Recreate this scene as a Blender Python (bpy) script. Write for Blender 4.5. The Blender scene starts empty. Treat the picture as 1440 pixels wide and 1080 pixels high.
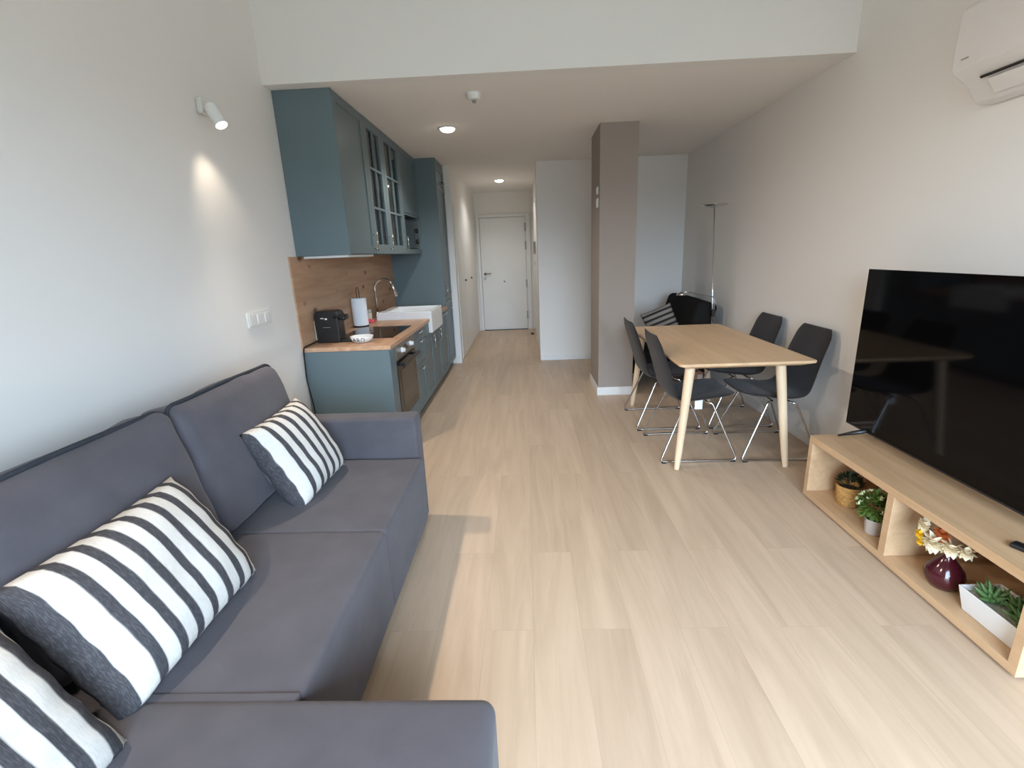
import bpy, bmesh, math, random
from mathutils import Vector, Matrix, noise
random.seed(7)
PI = math.pi
sc = bpy.context.scene
COL = sc.collection

# ------------------------------------------------------------------ materials
def lin(c):
    return tuple(((v/255)/12.92 if v/255 <= .04045 else ((v/255+.055)/1.055)**2.4) for v in c)

def mat(name, rgb, rough=.5, metal=0., spec=.5, noise_amt=0., noise_scale=20., bump=0., bump_scale=200., sheen=0., emit=None, emit_s=0., coat=0., alpha=None):
    m = bpy.data.materials.new(name); m.use_nodes = True
    nt = m.node_tree; b = nt.nodes['Principled BSDF']
    c = lin(rgb) + (1,)
    b.inputs['Base Color'].default_value = c
    b.inputs['Roughness'].default_value = rough
    b.inputs['Metallic'].default_value = metal
    b.inputs['Specular IOR Level'].default_value = spec
    if sheen: b.inputs['Sheen Weight'].default_value = sheen; b.inputs['Sheen Roughness'].default_value = .5
    if coat: b.inputs['Coat Weight'].default_value = coat; b.inputs['Coat Roughness'].default_value = .05
    if emit: b.inputs['Emission Color'].default_value = lin(emit)+(1,); b.inputs['Emission Strength'].default_value = emit_s
    if noise_amt or bump:
        tc = nt.nodes.new('ShaderNodeTexCoord')
    if noise_amt:
        n = nt.nodes.new('ShaderNodeTexNoise'); n.inputs['Scale'].default_value = noise_scale; n.inputs['Detail'].default_value = 4
        nt.links.new(tc.outputs['Object'], n.inputs['Vector'])
        r = nt.nodes.new('ShaderNodeValToRGB')
        r.color_ramp.elements[0].position = .3; r.color_ramp.elements[1].position = .7
        r.color_ramp.elements[0].color = tuple(v*(1-noise_amt) for v in c[:3])+(1,)
        r.color_ramp.elements[1].color = tuple(min(1, v*(1+noise_amt)) for v in c[:3])+(1,)
        nt.links.new(n.outputs['Fac'], r.inputs['Fac']); nt.links.new(r.outputs['Color'], b.inputs['Base Color'])
    if bump:
        n2 = nt.nodes.new('ShaderNodeTexNoise'); n2.inputs['Scale'].default_value = bump_scale; n2.inputs['Detail'].default_value = 3
        nt.links.new(tc.outputs['Object'], n2.inputs['Vector'])
        bp = nt.nodes.new('ShaderNodeBump'); bp.inputs['Strength'].default_value = bump; bp.inputs['Distance'].default_value = .002
        nt.links.new(n2.outputs['Fac'], bp.inputs['Height']); nt.links.new(bp.outputs['Normal'], b.inputs['Normal'])
    return m

def wood(name, light, dark, axis='Y', rough=.45, scale=1.0, knots=0., spec=.4):
    m = bpy.data.materials.new(name); m.use_nodes = True
    nt = m.node_tree; b = nt.nodes['Principled BSDF']; L = nt.links.new
    tc = nt.nodes.new('ShaderNodeTexCoord'); mp = nt.nodes.new('ShaderNodeMapping')
    s = [14*scale]*3; s['XYZ'.index(axis)] = 1.1*scale
    mp.inputs['Scale'].default_value = s
    L(tc.outputs['Object'], mp.inputs['Vector'])
    n = nt.nodes.new('ShaderNodeTexNoise'); n.inputs['Scale'].default_value = 1.6; n.inputs['Detail'].default_value = 6; n.inputs['Roughness'].default_value = .6; n.inputs['Distortion'].default_value = .6
    L(mp.outputs['Vector'], n.inputs['Vector'])
    r = nt.nodes.new('ShaderNodeValToRGB')
    r.color_ramp.elements[0].position = .28; r.color_ramp.elements[1].position = .72
    r.color_ramp.elements[0].color = lin(dark)+(1,); r.color_ramp.elements[1].color = lin(light)+(1,)
    L(n.outputs['Fac'], r.inputs['Fac'])
    out = r.outputs['Color']
    if knots:
        mp2 = nt.nodes.new('ShaderNodeMapping'); s2 = [6.3]*3; s2['XYZ'.index(axis)] = 3.6
        mp2.inputs['Scale'].default_value = s2; L(tc.outputs['Object'], mp2.inputs['Vector'])
        v = nt.nodes.new('ShaderNodeTexVoronoi'); v.inputs['Scale'].default_value = 1.0; v.inputs['Randomness'].default_value = 1
        L(mp2.outputs['Vector'], v.inputs['Vector'])
        kr = nt.nodes.new('ShaderNodeValToRGB'); kr.color_ramp.elements[0].position = .06; kr.color_ramp.elements[1].position = .18
        kr.color_ramp.elements[0].color = (knots,)*3+(1,); kr.color_ramp.elements[1].color = (0, 0, 0, 1)
        L(v.outputs['Distance'], kr.inputs['Fac'])
        mx = nt.nodes.new('ShaderNodeMix'); mx.data_type = 'RGBA'
        L(kr.outputs['Color'], mx.inputs['Factor']); L(out, mx.inputs['A']); mx.inputs['B'].default_value = lin((78, 50, 34))+(1,)
        out = mx.outputs['Result']
    L(out, b.inputs['Base Color'])
    b.inputs['Roughness'].default_value = rough; b.inputs['Specular IOR Level'].default_value = spec
    return m

def floor_mat():
    m = bpy.data.materials.new('oak_laminate'); m.use_nodes = True
    nt = m.node_tree; b = nt.nodes['Principled BSDF']; L = nt.links.new
    tc = nt.nodes.new('ShaderNodeTexCoord')
    rot = nt.nodes.new('ShaderNodeMapping'); rot.inputs['Rotation'].default_value = (0, 0, PI/2); rot.inputs['Location'].default_value = (.2, .015, 0)
    L(tc.outputs['Object'], rot.inputs['Vector'])
    br = nt.nodes.new('ShaderNodeTexBrick')
    br.offset = .37; br.inputs['Scale'].default_value = 1
    br.inputs['Brick Width'].default_value = 1.38; br.inputs['Row Height'].default_value = .192
    br.inputs['Mortar Size'].default_value = .0011; br.inputs['Mortar Smooth'].default_value = .3; br.inputs['Bias'].default_value = 0
    br.inputs['Color1'].default_value = (.0, .0, .0, 1); br.inputs['Color2'].default_value = (1, 1, 1, 1); br.inputs['Mortar'].default_value = (.5, .5, .5, 1)
    L(rot.outputs['Vector'], br.inputs['Vector'])
    # grain, shifted per plank
    mp = nt.nodes.new('ShaderNodeMapping'); mp.inputs['Scale'].default_value = (11, .9, 1)
    L(tc.outputs['Object'], mp.inputs['Vector'])
    add = nt.nodes.new('ShaderNodeVectorMath'); add.operation = 'ADD'
    sc_ = nt.nodes.new('ShaderNodeVectorMath'); sc_.operation = 'SCALE'; sc_.inputs['Scale'].default_value = 13.
    L(br.outputs['Color'], sc_.inputs[0]); L(sc_.outputs['Vector'], add.inputs[1]); L(mp.outputs['Vector'], add.inputs[0])
    n = nt.nodes.new('ShaderNodeTexNoise'); n.inputs['Scale'].default_value = 1.0; n.inputs['Detail'].default_value = 6; n.inputs['Roughness'].default_value = .62; n.inputs['Distortion'].default_value = .8
    L(add.outputs['Vector'], n.inputs['Vector'])
    r = nt.nodes.new('ShaderNodeValToRGB')
    e = r.color_ramp.elements
    e[0].position = .25; e[0].color = lin((181, 157, 132))+(1,)
    e[1].position = .62; e[1].color = lin((202, 178, 153))+(1,)
    L(n.outputs['Fac'], r.inputs['Fac'])
    # per plank tone
    hs = nt.nodes.new('ShaderNodeHueSaturation'); 
    mr = nt.nodes.new('ShaderNodeMapRange'); mr.inputs['To Min'].default_value = .94; mr.inputs['To Max'].default_value = 1.03
    L(br.outputs['Color'], mr.inputs['Value']); L(mr.outputs['Result'], hs.inputs['Value']); L(r.outputs['Color'], hs.inputs['Color'])
    mx = nt.nodes.new('ShaderNodeMix'); mx.data_type = 'RGBA'
    ml = nt.nodes.new('ShaderNodeMath'); ml.operation = 'MULTIPLY'; ml.inputs[1].default_value = .22
    L(br.outputs['Fac'], ml.inputs[0]); L(ml.outputs['Value'], mx.inputs['Factor'])
    L(hs.outputs['Color'], mx.inputs['A']); mx.inputs['B'].default_value = lin((120, 98, 78))+(1,)
    L(mx.outputs['Result'], b.inputs['Base Color'])
    b.inputs['Roughness'].default_value = .42; b.inputs['Specular IOR Level'].default_value = .35
    return m

def stripe_mat(name, stops, light, dark, half):
    """stripes across local X; stops = [(x0,x1)] dark bands in metres"""
    m = bpy.data.materials.new(name); m.use_nodes = True
    nt = m.node_tree; b = nt.nodes['Principled BSDF']; L = nt.links.new
    tc = nt.nodes.new('ShaderNodeTexCoord'); sp = nt.nodes.new('ShaderNodeSeparateXYZ'); L(tc.outputs['Object'], sp.inputs[0])
    mr = nt.nodes.new('ShaderNodeMapRange'); mr.inputs['From Min'].default_value = -half; mr.inputs['From Max'].default_value = half
    L(sp.outputs['X'], mr.inputs['Value'])
    r = nt.nodes.new('ShaderNodeValToRGB'); r.color_ramp.interpolation = 'LINEAR'
    el = r.color_ramp.elements
    pts = []; w = .0012/(2*half)
    for a, z in stops:
        ua, uz = (a+half)/(2*half), (z+half)/(2*half)
        pts += [(ua-w, 0), (ua+w, 1), (uz-w, 1), (uz+w, 0)]
    pts = [(min(1, max(0, p)), v) for p, v in pts][:32]
    el[0].position = pts[0][0]; el[0].color = (pts[0][1],)*3+(1,)
    el[1].position = pts[-1][0]; el[1].color = (pts[-1][1],)*3+(1,)
    for p, v in pts[1:-1]:
        q = el.new(p); q.color = (v,)*3+(1,)
    L(mr.outputs['Result'], r.inputs['Fac'])
    mp = nt.nodes.new('ShaderNodeMapping'); mp.inputs['Scale'].default_value = (700, 60, 60); L(tc.outputs['Object'], mp.inputs['Vector'])
    n = nt.nodes.new('ShaderNodeTexNoise'); n.inputs['Scale'].default_value = 1; n.inputs['Detail'].default_value = 2; L(mp.outputs['Vector'], n.inputs['Vector'])
    rd = nt.nodes.new('ShaderNodeValToRGB'); rd.color_ramp.elements[0].position = .45; rd.color_ramp.elements[1].position = .78
    rd.color_ramp.elements[0].color = lin(dark)+(1,); rd.color_ramp.elements[1].color = lin(tuple(v+30 for v in dark))+(1,)
    L(n.outputs['Fac'], rd.inputs['Fac'])
    rl = nt.nodes.new('ShaderNodeValToRGB'); rl.color_ramp.elements[0].color = lin(tuple(v-14 for v in light))+(1,); rl.color_ramp.elements[1].color = lin(light)+(1,)
    rl.color_ramp.elements[0].position = .3; rl.color_ramp.elements[1].position = .6
    L(n.outputs['Fac'], rl.inputs['Fac'])
    mx = nt.nodes.new('ShaderNodeMix'); mx.data_type = 'RGBA'
    L(r.outputs['Color'], mx.inputs['Factor']); L(rl.outputs['Color'], mx.inputs['A']); L(rd.outputs['Color'], mx.inputs['B'])
    L(mx.outputs['Result'], b.inputs['Base Color'])
    bp = nt.nodes.new('ShaderNodeBump'); bp.inputs['Strength'].default_value = .25; bp.inputs['Distance'].default_value = .001
    L(n.outputs['Fac'], bp.inputs['Height']); L(bp.outputs['Normal'], b.inputs['Normal'])
    b.inputs['Roughness'].default_value = .9; b.inputs['Specular IOR Level'].default_value = .15
    return m

def clear_glass(name, tint=(235, 240, 240), refl=.12):
    m = bpy.data.materials.new(name); m.use_nodes = True
    nt = m.node_tree; nt.nodes.remove(nt.nodes['Principled BSDF']); L = nt.links.new
    t = nt.nodes.new('ShaderNodeBsdfTransparent'); t.inputs['Color'].default_value = lin(tint)+(1,)
    g = nt.nodes.new('ShaderNodeBsdfGlossy'); g.inputs['Roughness'].default_value = .03; g.inputs['Color'].default_value = (1, 1, 1, 1)
    mx = nt.nodes.new('ShaderNodeMixShader'); lw = nt.nodes.new('ShaderNodeLayerWeight'); lw.inputs['Blend'].default_value = refl
    L(lw.outputs['Fresnel'], mx.inputs['Fac']); L(t.outputs[0], mx.inputs[1]); L(g.outputs[0], mx.inputs[2])
    L(mx.outputs[0], nt.nodes['Material Output'].inputs['Surface'])
    return m

M = {}
M['wall'] = mat('white_wall_paint', (232, 229, 224), .75, spec=.25, bump=.08, bump_scale=350)
M['wall_taupe'] = mat('taupe_pillar_paint', (158, 147, 138), .75, spec=.25, bump=.08, bump_scale=350)
M['ceil'] = mat('ceiling_paint', (236, 231, 225), .85, spec=.2)
M['floor'] = floor_mat()
M['trim'] = mat('white_lacquer', (226, 225, 222), .4, noise_amt=.02, noise_scale=3)
M['door'] = mat('door_lacquer', (226, 226, 222), .45, noise_amt=.02, noise_scale=3)
M['teal'] = mat('petrol_blue_lacquer', (98, 115, 120), .38, spec=.45, noise_amt=.02, noise_scale=4)
M['teal_in'] = mat('cabinet_interior', (74, 88, 93), .6, noise_amt=.02, noise_scale=4)
M['plinth'] = mat('plinth_dark', (52, 60, 64), .6, noise_amt=.03, noise_scale=6)
M['chrome'] = mat('polished_chrome', (205, 205, 205), .14, 1.)
M['steel'] = mat('brushed_steel', (150, 146, 140), .34, 1., noise_amt=.05, noise_scale=60)
M['dark_metal'] = mat('dark_metal', (60, 58, 56), .4, .8, noise_amt=.05)
M['black_plastic'] = mat('black_plastic', (28, 28, 29), .35, noise_amt=.06, noise_scale=15)
M['black_soft'] = mat('black_rubber', (22, 22, 22), .7, noise_amt=.06)
M['black_gloss'] = mat('black_glass', (10, 10, 11), .06, spec=.5, noise_amt=.02)
M['screen'] = mat('tv_screen', (7, 6, 7), .07, spec=.2, noise_amt=.02)
M['oven_glass'] = mat('oven_glass', (58, 52, 46), .12, spec=.6, noise_amt=.05)
M['white_plastic'] = mat('white_plastic', (226, 226, 222), .4, noise_amt=.01)
M['ac_white'] = mat('appliance_white', (222, 218, 214), .45, noise_amt=.01)
M['grey_plastic'] = mat('grey_plastic', (150, 150, 148), .5, noise_amt=.03)
M['ceramic'] = mat('white_ceramic', (232, 233, 232), .18, spec=.5, noise_amt=.01)
M['glass'] = clear_glass('cabinet_glass', (205, 215, 215), .35)
M['pane'] = clear_glass('window_glass', (250, 252, 255), .1)
M['counter'] = wood('oak_worktop', (208, 172, 142), (172, 134, 106), 'Y', .4, .8, .4)
M['splash'] = wood('knotty_oak_panel', (206, 170, 138), (170, 132, 104), 'Y', .55, .55, .85)
M['table'] = wood('ash_veneer', (228, 194, 155), (209, 174, 135), 'Y', .42, .7)
M['table_leg'] = wood('ash_solid', (230, 206, 174), (216, 190, 156), 'Z', .45, .7)
M['bench'] = wood('light_oak_bench', (212, 178, 140), (188, 152, 114), 'Y', .45, .6)
M['bench_back'] = wood('brown_back_board', (128, 98, 76), (108, 80, 60), 'Y', .6, .6)
M['chair_fabric'] = mat('charcoal_weave', (47, 42, 40), .95, spec=.1, noise_amt=.18, noise_scale=120, bump=.4, bump_scale=500, sheen=.15)
M['armchair'] = mat('black_cotton', (36, 35, 34), .95, spec=.08, noise_amt=.12, noise_scale=90, bump=.3, bump_scale=400)
M['sofa'] = mat('slate_sofa_cloth', (86, 83, 88), .92, spec=.12, noise_amt=.09, noise_scale=9, bump=.35, bump_scale=600, sheen=.12)
M['sofa_pipe'] = mat('sofa_piping', (58, 60, 66), .92, spec=.1, noise_amt=.08, noise_scale=60)
M['paper'] = mat('white_paper', (236, 240, 244), .9, spec=.1, noise_amt=.02, noise_scale=60, bump=.2, bump_scale=200)
M['pink'] = mat('pink_cloth', (222, 92, 108), .9, spec=.1, noise_amt=.1, noise_scale=60)
M['cream'] = mat('cream_plastic', (200, 194, 176), .35, noise_amt=.03)
M['wicker'] = mat('woven_seagrass', (196, 152, 92), .85, spec=.15, noise_amt=.3, noise_scale=70, bump=.8, bump_scale=120)
M['leaf_dark'] = mat('dark_leaf', (56, 66, 42), .6, noise_amt=.25, noise_scale=30)
M['leaf'] = mat('green_leaf', (96, 122, 52), .55, noise_amt=.3, noise_scale=25)
M['leaf_pale'] = mat('pale_leaf', (208, 216, 168), .6, noise_amt=.1, noise_scale=40)
M['succulent'] = mat('succulent_leaf', (94, 128, 78), .5, noise_amt=.25, noise_scale=30)
M['soil'] = mat('potting_soil', (62, 56, 46), .95, noise_amt=.3, noise_scale=80)
M['pot_grey'] = mat('pale_grey_pot', (196, 190, 184), .35, noise_amt=.04)
M['burgundy'] = mat('burgundy_glaze', (66, 18, 26), .12, spec=.6, noise_amt=.08, noise_scale=8)
M['petal_white'] = mat('cream_petal', (236, 222, 190), .7, noise_amt=.06, noise_scale=60)
M['petal_orange'] = mat('orange_petal', (214, 128, 72), .7, noise_amt=.12, noise_scale=40)
M['petal_yellow'] = mat('yellow_petal', (240, 200, 44), .7, noise_amt=.08, noise_scale=60)
M['card'] = mat('cardboard', (160, 126, 104), .85, noise_amt=.06, noise_scale=40)
M['card_white'] = mat('pale_board', (214, 204, 198), .8, noise_amt=.03)
M['led'] = mat('lamp_glow', (255, 250, 240), .5, emit=(255, 246, 230), emit_s=14)
M['led_warm'] = mat('spot_glow', (255, 250, 240), .5, emit=(255, 246, 228), emit_s=9)
M['tile_ink'] = mat('black_ink', (30, 30, 32), .6, noise_amt=.02)
def bands(half, edge, gap, n):
    p = (2*half-edge-gap)/n
    return [(-half-.02, -half+edge)]+[(-half+edge+gap+i*p, -half+edge+gap+i*p+p*.42) for i in range(n)]
LINEN, INK = (216, 212, 205), (66, 65, 68)
M['stripe'] = stripe_mat('striped_linen', bands(.28, .040, .052, 7), LINEN, INK, .30)
M['stripe_far'] = stripe_mat('striped_linen_square', bands(.22, .022, .050, 6), LINEN, INK, .26)
M['stripe_small'] = stripe_mat('striped_linen_darker', bands(.172, .03, .028, 5), (160, 150, 140), (48, 43, 40), .23)  # linen and stripes in darker tones than on the sofa cushions

# ------------------------------------------------------------------ mesh helpers
def new(): return bmesh.new()

def box(bm, x0, x1, y0, y1, z0, z1):
    v = [bm.verts.new((x, y, z)) for x in (x0, x1) for y in (y0, y1) for z in (z0, z1)]
    for f in ((0, 1, 3, 2), (4, 6, 7, 5), (0, 4, 5, 1), (2, 3, 7, 6), (0, 2, 6, 4), (1, 5, 7, 3)):
        bm.faces.new([v[i] for i in f])
    return v

def prism(bm, pts, a, b, axis='y'):
    """extrude the closed outline PTS along AXIS from a to b; pts are the other two coordinates in order"""
    def P(p, t):
        return {'x': (t, p[0], p[1]), 'y': (p[0], t, p[1]), 'z': (p[0], p[1], t)}[axis]
    A = [bm.verts.new(P(p, a)) for p in pts]; B = [bm.verts.new(P(p, b)) for p in pts]
    n = len(pts)
    bm.faces.new(A); bm.faces.new(B[::-1])
    for i in range(n):
        bm.faces.new((A[i], B[i], B[(i+1) % n], A[(i+1) % n]))

def tube(bm, pts, r, n=10, closed=False, cap=True):
    pts = [Vector(p) for p in pts]; rs = r if isinstance(r, (list, tuple)) else [r]*len(pts)
    N = len(pts); rings = []
    up = None
    for i, p in enumerate(pts):
        if closed: t = (pts[(i+1) % N]-pts[i-1]).normalized()
        elif i == 0: t = (pts[1]-pts[0]).normalized()
        elif i == N-1: t = (pts[-1]-pts[-2]).normalized()
        else: t = ((pts[i+1]-p).normalized()+(p-pts[i-1]).normalized()).normalized()
        if up is None:
            up = Vector((0, 0, 1)) if abs(t.z) < .9 else Vector((1, 0, 0))
        u = (up-t*up.dot(t)).normalized(); w = t.cross(u); up = u
        rings.append([bm.verts.new(p+(u*math.cos(2*PI*k/n)+w*math.sin(2*PI*k/n))*rs[i]) for k in range(n)])
    m = N if closed else N-1
    for i in range(m):
        a, b = rings[i], rings[(i+1) % N]
        for k in range(n):
            bm.faces.new((a[k], a[(k+1) % n], b[(k+1) % n], b[k]))
    if cap and not closed:
        bm.faces.new(rings[0][::-1]); bm.faces.new(rings[-1])

def fillet(pts, r, n=5):
    """round the inner corners of a polyline"""
    pts = [Vector(p) for p in pts]; out = [pts[0]]
    for i in range(1, len(pts)-1):
        a, b, c = pts[i-1], pts[i], pts[i+1]
        d1 = (a-b).normalized(); d2 = (c-b).normalized()
        k = min(r, (a-b).length*.49, (c-b).length*.49)
        p, q = b+d1*k, b+d2*k
        for j in range(n+1):
            t = j/n; out.append(p*(1-t)**2+b*2*t*(1-t)+q*t*t)
    out.append(pts[-1]); return out

def lathe(bm, prof, c=(0, 0, 0), n=24, axis='z', cap=True):
    """prof = [(radius, height)]"""
    rings = []
    for r, h in prof:
        ring = []
        for k in range(n):
            a = 2*PI*k/n; u, v = r*math.cos(a), r*math.sin(a)
            p = {'z': (u, v, h), 'x': (h, u, v), 'y': (v, h, u)}[axis]
            ring.append(bm.verts.new((c[0]+p[0], c[1]+p[1], c[2]+p[2])))
        rings.append(ring)
    for i in range(len(rings)-1):
        for k in range(n):
            bm.faces.new((rings[i][k], rings[i][(k+1) % n], rings[i+1][(k+1) % n], rings[i+1][k]))
    if cap:
        bm.faces.new(rings[0][::-1]); bm.faces.new(rings[-1])

def cyl(bm, a, b, r, n=20, r2=None):
    tube(bm, [a, b], [r, r if r2 is None else r2], n)

def rbox(bm, x0, x1, y0, y1, z0, z1, r=.03, k=6, bulge=(0, 0, 0), wob=0., seed=0):
    """soft cuboid: rounded edges, faces bulged outward by BULGE metres, surface wobble WOB"""
    c = Vector(((x0+x1)/2, (y0+y1)/2, (z0+z1)/2)); h = [(x1-x0)/2, (y1-y0)/2, (z1-z0)/2]
    def axis(hh):
        rr = min(r, hh*.95)
        e = [0, .35*rr, .7*rr, rr]
        out = [-hh+t for t in e]
        m = max(2, int(k*min(1, hh/.25))+2)
        lo, hi = -hh+rr, hh-rr
        out += [lo+(hi-lo)*i/m for i in range(1, m)]
        out += [hh-t for t in reversed(e)]
        return out
    A = [axis(t) for t in h]
    vid = {}
    def V(i, j, l):
        key = (i, j, l)
        if key in vid: return vid[key]
        p = Vector((A[0][i], A[1][j], A[2][l]))
        inn = Vector([max(-h[d]+min(r, h[d]*.95), min(h[d]-min(r, h[d]*.95), p[d])) for d in range(3)])
        d = p-inn
        if d.length > 1e-9: p = inn+d.normalized()*min(r, *[hh*.95 for hh in h])
        u = [p[d]/h[d] for d in range(3)]
        q = p.copy()
        for d in range(3):
            o1, o2 = (d+1) % 3, (d+2) % 3
            q[d] += bulge[d]*u[d]*max(0, 1-u[o1]**2)*max(0, 1-u[o2]**2)
        if wob:
            nn = noise.noise_vector((p+c)*4.5+Vector((seed*7.1, 0, 0)))+.5*noise.noise_vector((p+c)*11+Vector((seed*3.7, 5, 0)))
            q += nn*wob
        vid[key] = bm.verts.new(q+c); return vid[key]
    nx, ny, nz = len(A[0]), len(A[1]), len(A[2])
    for j in range(ny-1):
        for l in range(nz-1):
            bm.faces.new((V(0, j, l), V(0, j, l+1), V(0, j+1, l+1), V(0, j+1, l)))
            bm.faces.new((V(nx-1, j, l), V(nx-1, j+1, l), V(nx-1, j+1, l+1), V(nx-1, j, l+1)))
    for i in range(nx-1):
        for l in range(nz-1):
            bm.faces.new((V(i, 0, l), V(i+1, 0, l), V(i+1, 0, l+1), V(i, 0, l+1)))
            bm.faces.new((V(i, ny-1, l), V(i, ny-1, l+1), V(i+1, ny-1, l+1), V(i+1, ny-1, l)))
    for i in range(nx-1):
        for j in range(ny-1):
            bm.faces.new((V(i, j, 0), V(i, j+1, 0), V(i+1, j+1, 0), V(i+1, j, 0)))
            bm.faces.new((V(i, j, nz-1), V(i+1, j, nz-1), V(i+1, j+1, nz-1), V(i, j+1, nz-1)))

def obj(name, bm, m, parent=None, smooth=False, bevel=0., seg=2, sub=0, recalc=True):
    root = parent
    while root is not None and root.parent is not None: root = root.parent
    if root is not None and root.get('_o') is not None:
        bmesh.ops.translate(bm, verts=bm.verts, vec=-Vector(root['_o']))
    if recalc: bmesh.ops.recalc_face_normals(bm, faces=bm.faces)
    me = bpy.data.meshes.new(name); bm.to_mesh(me); bm.free()
    for mm in (m if isinstance(m, (list, tuple)) else [m]): me.materials.append(mm)
    if smooth:
        for p in me.polygons: p.use_smooth = True
    o = bpy.data.objects.new(name, me); COL.objects.link(o)
    if parent is not None: o.parent = parent
    if bevel:
        b = o.modifiers.new('bevel', 'BEVEL'); b.width = bevel; b.segments = seg; b.limit_method = 'ANGLE'; b.angle_limit = math.radians(40)
        if smooth or seg > 1:
            for p in me.polygons: p.use_smooth = True
            w = o.modifiers.new('wn', 'WEIGHTED_NORMAL'); w.keep_sharp = True
    if sub:
        s = o.modifiers.new('sub', 'SUBSURF'); s.levels = sub; s.render_levels = sub
    return o

def thing(name, label, cat, loc=(0, 0, 0), group=None):
    o = bpy.data.objects.new(name, None); COL.objects.link(o)
    o.empty_display_size = .1; o.location = loc; o['_o'] = list(loc)
    o['label'] = label; o['category'] = cat
    if group: o['group'] = group
    return o

def tag(o, label, cat, group=None):
    o['label'] = label; o['category'] = cat
    if group: o['group'] = group
    return o

def struct(name, bm, m, parent=None, **k):
    o = obj(name, bm, m, parent, **k)
    if parent is None: o['kind'] = 'structure'
    return o

def B(*a):
    bm = new(); box(bm, *a); return bm

# ------------------------------------------------------------------ dimensions
XL, XR = -1.635, 2.045
ZC, ZT = 2.54, 4.25
YB = 3.39                     # where the low ceiling begins
YK = 6.50                     # end of the kitchen / hall entrance
YD = 9.38                     # entrance door wall
YW = -1.15                    # window wall behind
T = .15

# ------------------------------------------------------------------ the setting
struct('floor', B(XL-T, XR+T, YW-T, YD+T, -.1, 0), M['floor'])
struct('wall_left', B(XL-T, XL, YW-T, YK, 0, ZT), M['wall'])
struct('wall_right', B(XR, XR+T, YW-T, YK, 0, ZT), M['wall'])
struct('wall_far', B(.165, XR+T, YK, YD+T, 0, ZC), M['wall'])
struct('wall_hall', B(XL-T, -.94, YK, YD+T, 0, ZC), M['wall'])
struct('wall_entrance', B(-.94, .165, YD, YD+T, 0, ZC), M['wall'])
struct('wall_upper', B(XL, XR, YB, YB+.1, ZC+.0, ZT), M['wall'])
struct('ceiling', B(XL-T, XR+T, YB+.1, YD+T, ZC, ZC+.1), M['ceil'])
struct('ceiling_upper', B(XL-T, XR+T, YW-T, YB+.1, ZT, ZT+.1), M['wall'])
# window wall behind the camera, with a wide glazed opening
WX0, WX1, WZ0, WZ1 = -.45, 1.95, .06, 2.3
bm = new()
box(bm, XL, WX0, YW-T, YW, 0, ZT); box(bm, WX1, XR, YW-T, YW, 0, ZT)
box(bm, WX0, WX1, YW-T, YW, WZ1, ZT); box(bm, WX0, WX1, YW-T, YW, 0, WZ0)
struct('wall_window', bm, M['wall'])
bm = new()
for x in (WX0, (WX0+WX1)/2-.03, WX1-.06): box(bm, x, x+.06, YW-.1, YW-.04, WZ0, WZ1)
for z in (WZ0, WZ1-.06): box(bm, WX0+.06, WX1-.06, YW-.1, YW-.04, z, z+.06)
w = struct('window_1', bm, M['trim'])
obj('pane', B(WX0+.06, WX1-.06, YW-.075, YW-.068, WZ0+.06, WZ1-.06), M['pane'], w)

# pillar and its skirting
struct('pillar', B(.705, 1.05, 4.76, 5.34, 0, ZC), M['wall_taupe'])
bm = new(); box(bm, .692, 1.063, 4.747, 4.76, 0, .085); box(bm, .692, .705, 4.76, 5.34, 0, .085); box(bm, 1.05, 1.063, 4.76, 5.34, 0, .085)
struct('baseboard_pillar', bm, M['trim'], bevel=.003)
struct('baseboard_right', B(XR-.013, XR, 2.65, YK, 0, .085), M['trim'], bevel=.003)
struct('baseboard_far', B(.165, XR-.013, YK-.013, YK, 0, .06), M['trim'], bevel=.003)
struct('baseboard_left', B(XL, XL+.013, 2.52, 3.35, 0, .085), M['trim'], bevel=.003)
struct('trim_1', B(-1.0, -.925, YK-.02, YK+.0, 0, 2.3), M['trim'], bevel=.002)

# entrance door
d = struct('door_1', B(-.838, .006, YD-.03, YD-.004, .012, 2.09), M['door'], bevel=.003)
bm = new()
for x0, x1 in ((-.905, -.846), (.014, .10)): box(bm, x0, x1, YD-.04, YD, 0, 2.15)
box(bm, -.846, .014, YD-.04, YD, 2.098, 2.15)
obj('door_frame', bm, M['trim'], d, bevel=.004)
obj('threshold', B(-.838, .006, YD-.05, YD-.01, 0, .011), M['dark_metal'], d)
bm = new(); cyl(bm, (-.775, YD-.04, 1.085), (-.775, YD-.03, 1.085), .025); cyl(bm, (-.775, YD-.08, 1.085), (-.775, YD-.04, 1.085), .009)
tube(bm, fillet([(-.775, YD-.078, 1.085), (-.66, YD-.078, 1.087)], .01), .010)
obj('door_handle', bm, M['steel'], d, smooth=True)
bm = new(); cyl(bm, (-.785, YD-.045, .995), (-.785, YD-.03, .995), .024); obj('door_lock', bm, M['steel'], d)
bm = new(); cyl(bm, (-.418, YD-.034, .93), (-.418, YD-.03, .93), .014); obj('peephole', bm, M['dark_metal'], d)
for z in (1.905, 1.58, .88, .285):
    bm = new(); cyl(bm, (.008, YD-.05, z-.075), (.008, YD-.05, z+.075), .011, 10); obj('hinge', bm, M['steel'], d)
# flush closet doors along the hall's left wall
for k, (y0, y1, yk) in enumerate(((6.70, 7.52, 7.42), (7.53, 8.35, 8.19))):
    d = struct('door_%d' % (k+2), B(-.938, -.93, y0, y1, .02, 2.12), M['door'], bevel=.001)
    bm = new(); cyl(bm, (-.93, yk, 1.08), (-.915, yk, 1.08), .007); cyl(bm, (-.915, yk, 1.08), (-.903, yk, 1.08), .016)
    obj('door_handle', bm, M['dark_metal'], d, smooth=False)
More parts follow.
